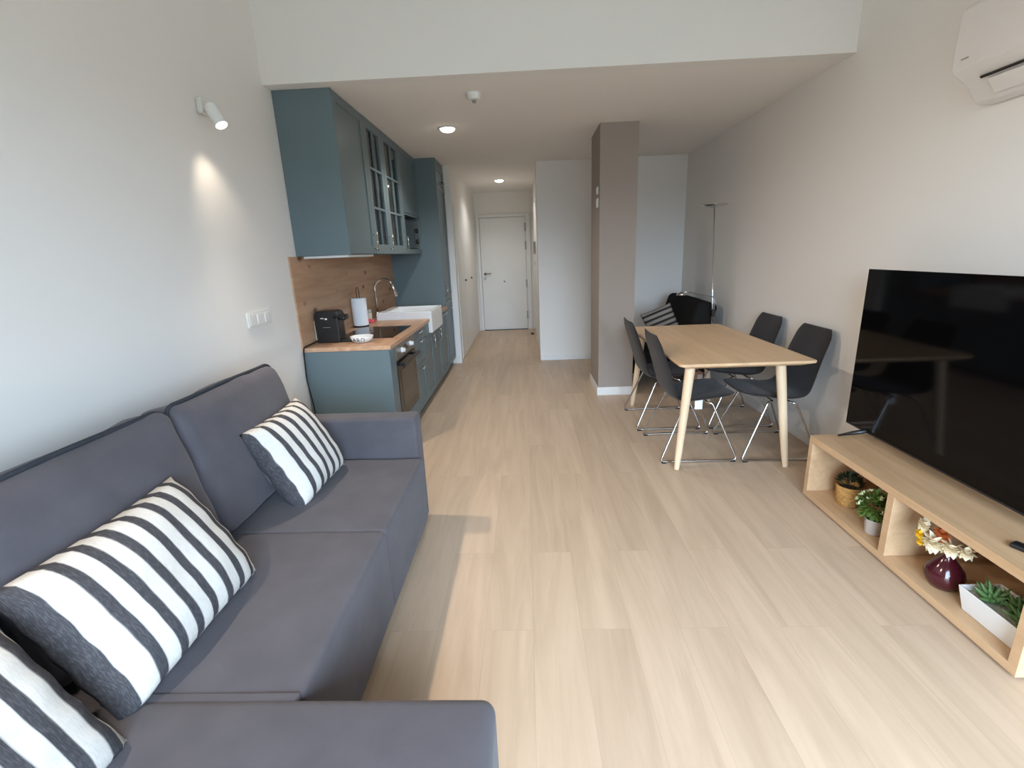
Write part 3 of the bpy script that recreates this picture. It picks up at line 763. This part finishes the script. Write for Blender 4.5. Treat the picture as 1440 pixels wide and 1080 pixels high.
chA = make_chair()
chA.location = (.885, 3.35, 0); chA['label'] = 'charcoal dining chair with a white tag under its seat, on the pillar side of the table, nearer the sofa'
chB = dup(chA, (.86, 3.985, 0), 0, 'charcoal dining chair on the pillar side of the table, close to the pillar')
chD = dup(chA, (1.962, 3.335, 0), PI, 'charcoal dining chair against the right wall, next to the television bench')
chC = dup(chA, (1.972, 3.985, 0), PI, 'charcoal dining chair against the right wall, on the lamp side')
chA['label'] = 'charcoal dining chair with a white tag hanging under its seat'
bm = new(); box(bm, .262, .315, -.135, -.1345, .345, .412); o_ = obj('care_tag', bm, M['paper'], None); o_.parent = chA
o_['label'] = 'white fabric care tag'

# ------------------------------------------------------------------ corner behind the table
t = thing('armchair', 'low black fabric armchair in the far corner behind the dining table', 'armchair', (1.5, 5.55, 0))
bm = new(); rbox(bm, 1.10, 1.94, 5.0, 6.12, .14, .40, .05, 6, (0, 0, .02), .004, 1); obj('seat', bm, M['armchair'], t, smooth=True)
bm = new(); rbox(bm, -.105, .105, -.555, .555, -.25, .25, .06, 7, (.03, .0, .01), .008, 2)
bmesh.ops.rotate(bm, verts=bm.verts, cent=(0, 0, 0), matrix=Matrix.Rotation(math.radians(17), 3, 'Y'))
bmesh.ops.translate(bm, verts=bm.verts, vec=(1.79, 5.52, .645)); obj('backrest', bm, M['armchair'], t, smooth=True)
for x in (1.16, 1.86):
    for y in (5.07, 6.05):
        bm = new(); cyl(bm, (x, y, .0005), (x, y, .145), .02, 12); obj('leg', bm, M['black_plastic'], t)

def pillow(w, h, th, seed, pinch=.05):
    """soft cushion: width on X, height on Y, thickness on Z"""
    bm = new(); n = 26; top = {}; bot = {}
    for i in range(n+1):
        for j in range(n+1):
            u = -1+2*i/n; v = -1+2*j/n
            e = (max(0, 1-abs(u)**3.2)**.5)*(max(0, 1-abs(v)**3.2)**.5)
            x = u*w/2*(1-pinch*(1-v*v)*abs(u)**3*.6); y = v*h/2*(1-pinch*(1-u*u)*abs(v)**3*1.0)
            nz = noise.noise(Vector((x*7+seed*3.1, y*7, seed)))*.008+noise.noise(Vector((x*18+seed, y*18, seed+2)))*.004
            z = th/2*e
            edge = i in (0, n) or j in (0, n)
            wv = .005*math.sin(u*17+seed)*abs(v)**4*(1-u**4)+.005*math.sin(v*15+seed*2)*abs(u)**4*(1-v**4)
            if edge:
                top[i, j] = bot[i, j] = bm.verts.new((x, y, wv))
            else:
                top[i, j] = bm.verts.new((x, y, z+nz*e+wv)); bot[i, j] = bm.verts.new((x, y, -z+nz*e*.6+wv))
    for i in range(n):
        for j in range(n):
            bm.faces.new((top[i, j], top[i+1, j], top[i+1, j+1], top[i, j+1]))
            q = [bot[i, j], bot[i, j+1], bot[i+1, j+1], bot[i+1, j]]
            bm.faces.new(q)
    return bm

def place_pillow(o, centre, xdir, updir):
    """X axis of the cushion along xdir, its height along updir"""
    X = Vector(xdir).normalized(); Y = Vector(updir); Y = (Y-X*Y.dot(X)).normalized(); Zv = X.cross(Y)
    m = Matrix(((X.x, Y.x, Zv.x), (X.y, Y.y, Zv.y), (X.z, Y.z, Zv.z))).to_4x4(); m.translation = Vector(centre); o.matrix_world = m

o = obj('throw_cushion', pillow(.345, .35, .11, 5), M['stripe_small'], None, True)
tag(o, 'striped cushion propped on the black armchair behind the dining table', 'cushion', 'striped cushions'); place_pillow(o, (1.468, 5.30, .640), (-.35, .25, .9), (.9, .05, .36))

# floor lamp
t = thing('floor_lamp', 'slim steel uplighter floor lamp with a reading arm against the right wall', 'floor lamp', (1.85, 4.88, 0))
lx, ly = 1.83, 4.86
bm = new(); lathe(bm, [(.11, .0005), (.11, .012), (.10, .02), (.015, .03)], (lx+.06, ly, 0), 36); obj('base', bm, M['steel'], t, smooth=True)
bm = new(); tube(bm, [(lx+.035, ly, .02), (lx+.018, ly, .8), (lx-.03, ly, 1.795)], [.009, .007, .0045], 10); obj('pole', bm, M['chrome'], t, smooth=True)
bm = new(); lathe(bm, [(.025, -.012), (.10, .0), (.125, .010), (.127, .014), (.12, .013), (.03, .002)], (lx-.03, ly, 1.80), 36); obj('lamp_shade', bm, M['chrome'], t, smooth=True)
bm = new(); tube(bm, fillet([(lx+.026, ly-.015, .70), (lx+.026, ly-.015, .955), (lx-.20, ly-.015, 1.005), (lx-.30, ly-.015, 1.015)], .04), .006, 10); obj('reading_arm', bm, M['chrome'], t, smooth=True)
bm = new(); lathe(bm, [(.012, .018), (.035, .006), (.05, -.016), (.045, -.016), (.02, .0)], (lx-.30, ly-.015, .996), 24); obj('reading_shade', bm, M['chrome'], t, smooth=True)
bm = new(); rbox(bm, lx+.008, lx+.044, ly-.025, ly+.02, .76, .83, .006, 2); obj('switch', bm, M['dark_metal'], t)
# box on the floor beside the lamp
t = thing('storage_box', 'pale box with a brown side on the floor behind the dining table', 'box', (1.71, 4.84, 0))
obj('box_body', B(1.665, 1.755, 4.74, 4.95, .0005, .21), M['card'], t, bevel=.002)
obj('side_label', B(1.70, 1.75, 4.7385, 4.7398, .02, .19), M['card_white'], t)

# ------------------------------------------------------------------ television and bench
t = thing('television_bench', 'low light oak television bench with two open compartments', 'tv bench', (1.82, 1.97, 0))
bx0, bx1, by0, by1 = 1.592, 2.040, 1.33, 2.603
obj('top_panel', B(bx0, bx1, by0, by1, .344, .38), M['bench'], t, bevel=.0015)
obj('bottom_panel', B(bx0, bx1, by0, by1, .012, .046), M['bench'], t, bevel=.0015)
obj('plinth', B(bx0+.02, bx1-.02, by0+.02, by1-.02, .0005, .0115), M['black_soft'], t)
for y0, y1, nm in ((by0, by0+.034, 'side_panel'), (by1-.034, by1, 'side_panel'), (1.948, 1.988, 'divider')):
    obj(nm, B(bx0, bx1, y0, y1, .0465, .3435), M['bench'], t, bevel=.0015)
for y0, y1 in ((by0+.035, 1.947), (1.989, by1-.035)):
    obj('back_panel', B(bx1-.012, bx1-.002, y0, y1, .0465, .3435), M['bench_back'], t)

t = thing('television', 'large black flat screen television standing on the oak bench', 'television', (1.83, 1.95, .38))
obj('screen', B(1.826, 1.838, 1.215, 2.672, .437, 1.292), M['screen'], t, bevel=.002)
bm = new(); box(bm, 1.8382, 1.858, 1.217, 2.670, .432, 1.290); obj('bezel', bm, M['black_plastic'], t, bevel=.003)
obj('chin', B(1.825, 1.838, 1.217, 2.670, .427, .4365), M['black_plastic'], t, bevel=.001)
bm = new(); rbox(bm, 1.8582, 1.905, 1.45, 2.44, .47, .86, .02, 4); obj('rear_housing', bm, M['black_plastic'], t, smooth=True)
for ya, yb in ((2.50, 2.575), (1.39, 1.315)):
    bm = new()
    for tipx in (1.728, 1.965):
        a = Vector((1.845, ya, .440)); b = Vector((tipx, yb, .3857))
        tube(bm, [a, a.lerp(b, .5), b], [.013, .012, .005], 10)
    obj('stand_foot', bm, M['black_plastic'], t, smooth=True)

bm = new(); rbox(bm, -.022, .022, -.085, .085, .0005, .018, .008, 4)
bmesh.ops.rotate(bm, verts=bm.verts, cent=(0, 0, 0), matrix=Matrix.Rotation(math.radians(24), 3, 'Z'))
bmesh.ops.translate(bm, verts=bm.verts, vec=(1.722, 1.455, .38))
tag(obj('remote_control', bm, M['black_plastic'], None, True), 'black remote control lying on the television bench', 'remote control')

# plants in the bench
def leaf(bm, base, direction, length, width, curl=.2, mi=0):
    d_ = Vector(direction).normalized(); side = d_.cross(Vector((0, 0, 1)))
    if side.length < .05: side = Vector((1, 0, 0))
    side.normalize(); nrm = side.cross(d_)
    n = 4; rows = []
    for i in range(n+1):
        u = i/n; c = Vector(base)+d_*length*u-nrm*(-curl*length*u*u)*-1
        w_ = width*math.sin(PI*min(1, .12+u*.86))*.5
        rows.append((bm.verts.new(c-side*w_), bm.verts.new(c+nrm*w_*-.35), bm.verts.new(c+side*w_)))
    for i in range(n):
        for k in range(2):
            f = bm.faces.new((rows[i][k], rows[i][k+1], rows[i+1][k+1], rows[i+1][k])); f.material_index = mi; f.smooth = True

def rdir(zmin=-.1):
    while True:
        v = Vector((random.uniform(-1, 1), random.uniform(-1, 1), random.uniform(zmin, 1)))
        if .2 < v.length < 1: return v.normalized()

zb = .0468
# 1 dark plant in woven pot
px_, py_ = 1.722, 2.415
t = thing('basket_plant', 'dark leafy plant in a woven straw pot inside the television bench', 'potted plant', (px_, py_, zb))
bm = new(); lathe(bm, [(.045, 0), (.052, .004), (.060, .10), (.063, .115), (.058, .115), (.05, .09), (.01, .088)], (px_, py_, zb), 32); obj('pot', bm, M['wicker'], t, smooth=True)
bm = new(); lathe(bm, [(.054, .092), (.02, .100), (.002, .101)], (px_, py_, zb), 20); obj('soil', bm, M['soil'], t)
bm = new()
for k in range(170):
    dv = rdir(.05); c = Vector((px_, py_, zb+.115))+Vector((dv.x*.045, dv.y*.045, dv.z*.05))
    leaf(bm, c, dv+Vector((0, 0, .3)), random.uniform(.02, .035), random.uniform(.010, .016))
obj('foliage', bm, M['leaf_dark'], t, recalc=False)
# 2 pale-tipped bushy plant
px_, py_ = 1.672, 2.135
t = thing('bushy_plant', 'bushy green plant with pale tips in a small grey pot inside the television bench', 'potted plant', (px_, py_, zb))
bm = new(); lathe(bm, [(.034, 0), (.036, .004), (.042, .075), (.046, .08), (.043, .08), (.037, .06), (.01, .058)], (px_, py_, zb), 28); obj('pot', bm, M['pot_grey'], t, smooth=True)
bm = new(); lathe(bm, [(.0385, .062), (.02, .068), (.002, .069)], (px_, py_, zb), 20); obj('soil', bm, M['soil'], t)
bm = new()
for k in range(420):
    dv = rdir(-.6); rad = random.uniform(.45, 1)
    c = Vector((px_-.005, py_+.005, zb+.140))+Vector((dv.x*.064, dv.y*.064, dv.z*.066))*rad
    leaf(bm, c, dv+Vector((0, 0, .2)), random.uniform(.018, .03), random.uniform(.012, .018), mi=0)
for k in range(34):
    dv = rdir(-.2); c = Vector((px_-.005, py_+.005, zb+.148))+dv*.075
    for q in range(5):
        a = 2*PI*q/5; leaf(bm, c, (math.cos(a)+dv.x, math.sin(a)+dv.y, dv.z+.3), .014, .010, mi=1)
for k in range(5):
    tube(bm, [(px_, py_, zb+.06), (px_+random.uniform(-.03, .03), py_+random.uniform(-.03, .03), zb+.14)], .002, 5)
obj('foliage', bm, [M['leaf'], M['leaf_pale']], t, recalc=False)
# 3 burgundy vase with artificial flowers
vx, vy = 1.685, 1.745
bm = new(); lathe(bm, [(.038, 0), (.044, .003), (.062, .030), (.069, .056), (.062, .083), (.038, .115), (.020, .138), (.017, .148), (.023, .160), (.020, .160), (.014, .146), (.010, .11)], (vx, vy, zb), 40, cap=False)
bmesh.ops.holes_fill(bm, edges=[e for e in bm.edges if e.is_boundary], sides=0)
tag(obj('flower_vase', bm, M['burgundy'], None, True), 'round burgundy glazed vase inside the television bench', 'vase')
def flower(name, label, head, m, petals, plen, pw, centre_mat, group='artificial flowers in the burgundy vase', double=1):
    t = thing(name, label, 'flower', (vx, vy, zb+.16), group)
    hd = Vector(head); r0 = Vector((vx+(hd.x-vx)*.04, vy+(hd.y-vy)*.04, zb+.146)); 
    bm = new(); tube(bm, fillet([tuple(r0), tuple(r0+Vector((0, 0, .03))), tuple(hd)], .02), .0018, 6); obj('stem', bm, M['leaf_dark'], t)
    up = Vector((hd.x-vx-.045, hd.y-vy, .035)).normalized()
    s1 = up.cross(Vector((0, 0, 1))).normalized(); s2 = up.cross(s1)
    bm = new()
    for ring in range(double):
        for q in range(petals):
            a = 2*PI*(q+.5*ring)/petals
            dv = (s1*math.cos(a)+s2*math.sin(a))+up*(.35+.55*ring)
            leaf(bm, hd+up*.004*ring, dv, plen*(1-.22*ring), pw, .25)
    obj('petals', bm, m, t, recalc=False)
    bm = new(); bmesh.ops.create_icosphere(bm, subdivisions=2, radius=.006, matrix=Matrix.Translation(hd+up*.006)); obj('flower_centre', bm, centre_mat, t, smooth=True)
flower('orange_flower', 'orange flower in the burgundy vase', (1.655, 1.748, .288), M['petal_orange'], 8, .046, .026, M['petal_orange'], double=3)
flower('cream_flower', 'cream flower above the yellow ones, on the divider side of the burgundy vase', (1.628, 1.806, .290), M['petal_white'], 9, .040, .026, M['petal_white'], double=3)
flower('cream_flower', 'large cream flower low at the front of the burgundy vase', (1.612, 1.738, .256), M['petal_white'], 10, .048, .030, M['petal_white'], double=4)
flower('cream_flower', 'cream flower in the middle of the row on the trough side of the burgundy vase', (1.632, 1.682, .268), M['petal_white'], 9, .042, .028, M['petal_white'], double=3)
flower('cream_flower', 'small cream flower nearest the white trough in the burgundy vase', (1.650, 1.640, .276), M['petal_white'], 8, .032, .022, M['petal_white'], double=3)
flower('yellow_flower', 'upper one of the two small yellow flowers in the burgundy vase', (1.604, 1.796, .258), M['petal_yellow'], 7, .024, .018, M['petal_yellow'], double=3)
flower('yellow_flower', 'lower one of the two small yellow flowers in the burgundy vase', (1.600, 1.782, .232), M['petal_yellow'], 7, .020, .016, M['petal_yellow'], double=3)
# 4 white trough with succulents
t = thing('succulent_trough', 'white oblong trough of green succulents inside the television bench', 'potted plant', (1.705, 1.50, zb))
x0, x1, y0, y1 = 1.640, 1.785, 1.385, 1.615
bm = new(); ot = [(x0-.008, y0-.008), (x1+.008, y0-.008), (x1+.008, y1+.012), (x0-.008, y1+.012)]; ob = [(x0+.01, y0+.01), (x1-.01, y0+.01), (x1-.01, y1-.005), (x0+.01, y1-.005)]
h_ = .10
a0 = [bm.verts.new((x, y, zb)) for x, y in ob]; a1 = [bm.verts.new((x, y, zb+h_)) for x, y in ot]
cxm, cym = (x0+x1)/2, (y0+y1)/2
a2 = [bm.verts.new((cxm+(x-cxm)*.92, cym+(y-cym)*.95, zb+h_)) for x, y in ot]; a3 = [bm.verts.new((cxm+(x-cxm)*.86, cym+(y-cym)*.9, zb+h_-.03)) for x, y in ot]
bm.faces.new(a0[::-1]); bm.faces.new(a3)
for i in range(4):
    j = (i+1) % 4
    for p, q in ((a0, a1), (a1, a2), (a2, a3)): bm.faces.new((p[i], p[j], q[j], q[i]))
obj('pot', bm, M['ceramic'], t, bevel=.004)
obj('soil', B(x0+.006, x1-.006, y0+.006, y1-.004, zb+h_-.0298, zb+h_-.018), mat('pale_gravel', (168, 166, 152), .9, noise_amt=.25, noise_scale=150), t)
for (sx, sy) in ((1.695, 1.555), (1.735, 1.485), (1.700, 1.425)):
    bm = new()
    for k in range(26):
        a = k*2.4; tilt = .15+.75*(k/26)
        dv = Vector((math.cos(a)*tilt, math.sin(a)*tilt, 1.1-tilt*.7))
        ln = .055+.035*random.random(); b0 = Vector((sx, sy, zb+h_-.022)); side = dv.cross(Vector((0, 0, 1))).normalized()
        n_ = 5; pts = [b0+dv.normalized()*ln*i/n_+Vector((dv.x, dv.y, 0))*.012*(i/n_)**2 for i in range(n_+1)]
        tube(bm, pts, [.008, .0115, .0115, .009, .005, .001], 6)
    obj('succulent', bm, M['succulent'], t, smooth=True)

# added copy of the spotlight, out of view, as fixture for the near fill lamp
sp_ = [o for o in bpy.data.objects if o.name == 'wall_spotlight'][0]
dup(sp_, Vector(sp_.location)+Vector((0, -2.05, 0)), 0, 'added white cylindrical spotlight, unseen, on the left wall above the chaise end of the sofa')

# ------------------------------------------------------------------ air conditioner
t = thing('air_conditioner', 'white split air conditioner high on the right wall', 'air conditioner', (XR, 1.95, 2.2))
ya, yb = 1.50, 2.385
prof = [(2.045, 1.985), (1.985, 1.985), (1.958, 2.005), (1.925, 2.055), (1.878, 2.092), (1.853, 2.108), (1.843, 2.125), (1.842, 2.20), (1.846, 2.33), (1.862, 2.36), (1.9, 2.375), (2.045, 2.375)]
bm = new(); prism(bm, prof, ya, yb); obj('housing', bm, M['ac_white'], t, bevel=.012, seg=3)
bm = new(); prism(bm, [(1.900, 2.0695), (1.893, 2.0755), (1.889, 2.071), (1.896, 2.065)], ya+.08, yb-.10); obj('air_vent', bm, M['dark_metal'], t)
bm = new(); prism(bm, [(1.950, 2.0075), (1.908, 2.0605), (1.904, 2.057), (1.946, 2.004)], ya+.08, yb-.12); obj('louver', bm, M['ac_white'], t, bevel=.001)
obj('badge', B(1.8405, 1.8425, yb-.085, yb-.05, 2.148, 2.153), M['grey_plastic'], t)

# ------------------------------------------------------------------ sofa
t = thing('corner_sofa', 'slate grey corner sofa with chaise along the left wall', 'sofa', (-1.1, 1.3, 0))
S = M['sofa']
bm = new(); rbox(bm, -1.60, -.600, .16, 2.355, .012, .27, .015, 8, (0, 0, 0), .002); obj('seat_base', bm, S, t, smooth=True)
bm = new(); rbox(bm, -1.26, -.583, 1.642, 2.352, .05, .418, .022, 8, (.002, 0, .010), .003, 2); obj('seat_cushion', bm, S, t, smooth=True)
bm = new(); rbox(bm, -1.26, -.583, .918, 1.656, .05, .418, .022, 8, (.002, 0, .010), .003, 3); obj('seat_cushion', bm, S, t, smooth=True)
bm = new(); rbox(bm, -1.26, -.105, .16, .915, .02, .428, .034, 9, (.008, .0, .008), .002, 4); obj('chaise_cushion', bm, S, t, smooth=True)
bm = new(); rbox(bm, -1.255, -.59, .90, .93, .405, .4225, .008, 5, (0, 0, 0), 0); obj('seam_edge', bm, S, t, smooth=True)
bm = new(); rbox(bm, -1.625, -1.47, .05, 2.48, .012, .66, .03, 6, (0, 0, 0), .002); obj('back_frame', bm, S, t, smooth=True)
bm = new(); rbox(bm, -1.47, -.603, 2.356, 2.48, .012, .640, .022, 7, (0, 0, 0), .002, 5); obj('armrest', bm, S, t, smooth=True)
def back_cushion(y0, y1, seed):
    bm = new(); hw = (y1-y0)/2
    rbox(bm, -.10, .10, -hw, hw, -.265, .265, .05, 11, (.036, .0, .015), .009, seed)
    for v in bm.verts:                       # puffed ears at the upper corners
        f = max(0, v.co.z/.265)*(v.co.y/hw)**4; v.co.z += .012*f
    rotm = Matrix.Rotation(math.radians(-13), 3, 'Y')
    pos = Vector((-1.318, (y0+y1)/2, .675))
    bmesh.ops.rotate(bm, verts=bm.verts, cent=(0, 0, 0), matrix=rotm); bmesh.ops.translate(bm, verts=bm.verts, vec=pos)
    c = obj('back_cushion', bm, S, t, smooth=True)
    pts = []
    hz, hy, rr = .267, hw+.001, .052
    loop = rrect(-hy, hy, -hz, hz, rr, 6)
    for (yy, zz) in loop: pts.append((yy, zz))
    # subdivide the long sides so the piping follows the soft outline
    fine = []
    for i in range(len(pts)):
        a, b = Vector(pts[i]), Vector(pts[(i+1) % len(pts)]); m_ = max(1, int((b-a).length/.05))
        for k in range(m_): fine.append(a.lerp(b, k/m_))
    P3 = []
    for p in fine:
        q = Vector((.058, p.x, p.y)); f = max(0, q.z/.265)*(q.y/hw)**4; q.z += .012*f + .013*max(0, 1-(q.y/hw)**2)*(1 if q.z > .2 else 0)
        P3.append(rotm @ q + pos)
    bm = new(); tube(bm, P3, .0085, 8, closed=True); obj('piping', bm, M['sofa_pipe'], c, smooth=True)
back_cushion(1.605, 2.345, 1); back_cushion(.90, 1.595, 2); back_cushion(.185, .89, 3)

for (w_, h_, th, sd, c, xd, ud, lab) in (
    (.44, .42, .19, 1, (-1.09, 2.045, .597), (.08, 1, .06), (-.42, .10, .80), 'striped cushion leaning at the far end of the sofa beside its arm'),
    (.56, .43, .20, 2, (-1.08, 1.125, .598), (.02, 1, .02), (-.47, -.03, .78), 'large striped cushion leaning in the middle of the sofa'),
    (.52, .42, .18, 3, (-1.06, .545, .585), (.10, 1, .05), (-.50, -.10, .74), 'striped cushion on the chaise end of the sofa, partly out of view')):
    o = obj('throw_cushion', pillow(w_, h_, th, sd), M['stripe_far' if sd == 1 else 'stripe'], None, True)
    tag(o, lab, 'cushion', 'striped cushions'); place_pillow(o, c, xd, ud)

# ------------------------------------------------------------------ light
def light(name, kind, loc, energy, color=(1, 1, 1), **k):
    l = bpy.data.lights.new(name, kind); l.energy = energy; l.color = color
    for a, v in k.items(): setattr(l, a, v)
    o = bpy.data.objects.new(name, l); COL.objects.link(o); o.location = loc
    return o
def aim(o, d): o.rotation_euler = Vector(d).to_track_quat('-Z', 'Y').to_euler()

WARM = (1., .84, .68)
l = light('spot_lamp', 'SPOT', SPOT_P, 75, WARM, spot_size=math.radians(120), spot_blend=.6, shadow_soft_size=.03); aim(l, (.9, .05, -1))
l = light('spot_beam', 'SPOT', SPOT_P, 4.6, WARM, spot_size=math.radians(72), spot_blend=1, shadow_soft_size=.02); aim(l, (-.46, .30, -1))
l = light('spot_fill_near', 'SPOT', tuple(SPOT_P+Vector((0, -2.05, 0))), 85, WARM, spot_size=math.radians(120), spot_blend=.6, shadow_soft_size=.03); aim(l, (1.7, .15, -1))  # added fill from an unseen source, brightens the near end of the room
l = light('downlight_kitchen', 'SPOT', (-.656, 4.673, ZC-.05), 62, (1., .95, .89), spot_size=math.radians(150), spot_blend=.7, shadow_soft_size=.06); aim(l, (0, 0, -1))
l = light('downlight_hall', 'SPOT', (-.367, 7.915, ZC-.05), 34, (1., .97, .93), spot_size=math.radians(150), spot_blend=.7, shadow_soft_size=.06); aim(l, (0, 0, -1))
# daylight comes through the glazing behind the camera
w = bpy.data.worlds.new('sky'); sc.world = w; w.use_nodes = True
nt = w.node_tree; bg = nt.nodes['Background']; bg.inputs['Strength'].default_value = 24.0
tc = nt.nodes.new('ShaderNodeTexCoord'); sp = nt.nodes.new('ShaderNodeSeparateXYZ'); nt.links.new(tc.outputs['Generated'], sp.inputs[0])
cr = nt.nodes.new('ShaderNodeValToRGB'); cr.color_ramp.elements[0].position = .49; cr.color_ramp.elements[1].position = .53
mr = nt.nodes.new('ShaderNodeMapRange'); mr.inputs['From Min'].default_value = -1; mr.inputs['From Max'].default_value = 1
nt.links.new(sp.outputs['Z'], mr.inputs['Value']); nt.links.new(mr.outputs['Result'], cr.inputs['Fac'])
cr.color_ramp.elements[0].color = (.09, .11, .115, 1); cr.color_ramp.elements[1].color = (.66, .83, 1.0, 1)   # ground below, sky above
nt.links.new(cr.outputs['Color'], bg.inputs['Color'])
p = light('window_portal', 'AREA', ((WX0+WX1)/2, YW-.12, (WZ0+WZ1)/2), 1, (1, 1, 1), shape='RECTANGLE', size=WX1-WX0, size_y=WZ1-WZ0)
p.data.cycles.is_portal = True; aim(p, (0, 1, 0))

# ------------------------------------------------------------------ camera
R = ((0.9988365766394353, 0.026923316222369417, -0.04000785186440225), (-0.03146177302872397, -0.2649240239829748, -0.9637558914759263), (-0.03654654573421011, 0.9638933533126258, -0.26376874992052946))
cam = bpy.data.cameras.new('camera'); co = bpy.data.objects.new('camera', cam); COL.objects.link(co)
r_, d_, f_ = (Vector(v) for v in R)
m = Matrix(((r_.x, -d_.x, -f_.x, 0), (r_.y, -d_.y, -f_.y, 0), (r_.z, -d_.z, -f_.z, 1.45), (0, 0, 0, 1)))
co.matrix_world = m
cam.sensor_fit = 'HORIZONTAL'; cam.sensor_width = 36; cam.lens = 673.167/1440*36; cam.clip_start = .02
sc.camera = co

for o in bpy.data.objects:
    if '_o' in o: del o['_o']
vs = sc.view_settings
vs.view_transform = 'Standard'; vs.look = 'None'; vs.exposure = 0.0; vs.gamma = 1.0; vs.use_curve_mapping = False
sc.cycles.max_bounces = 10; sc.cycles.diffuse_bounces = 6
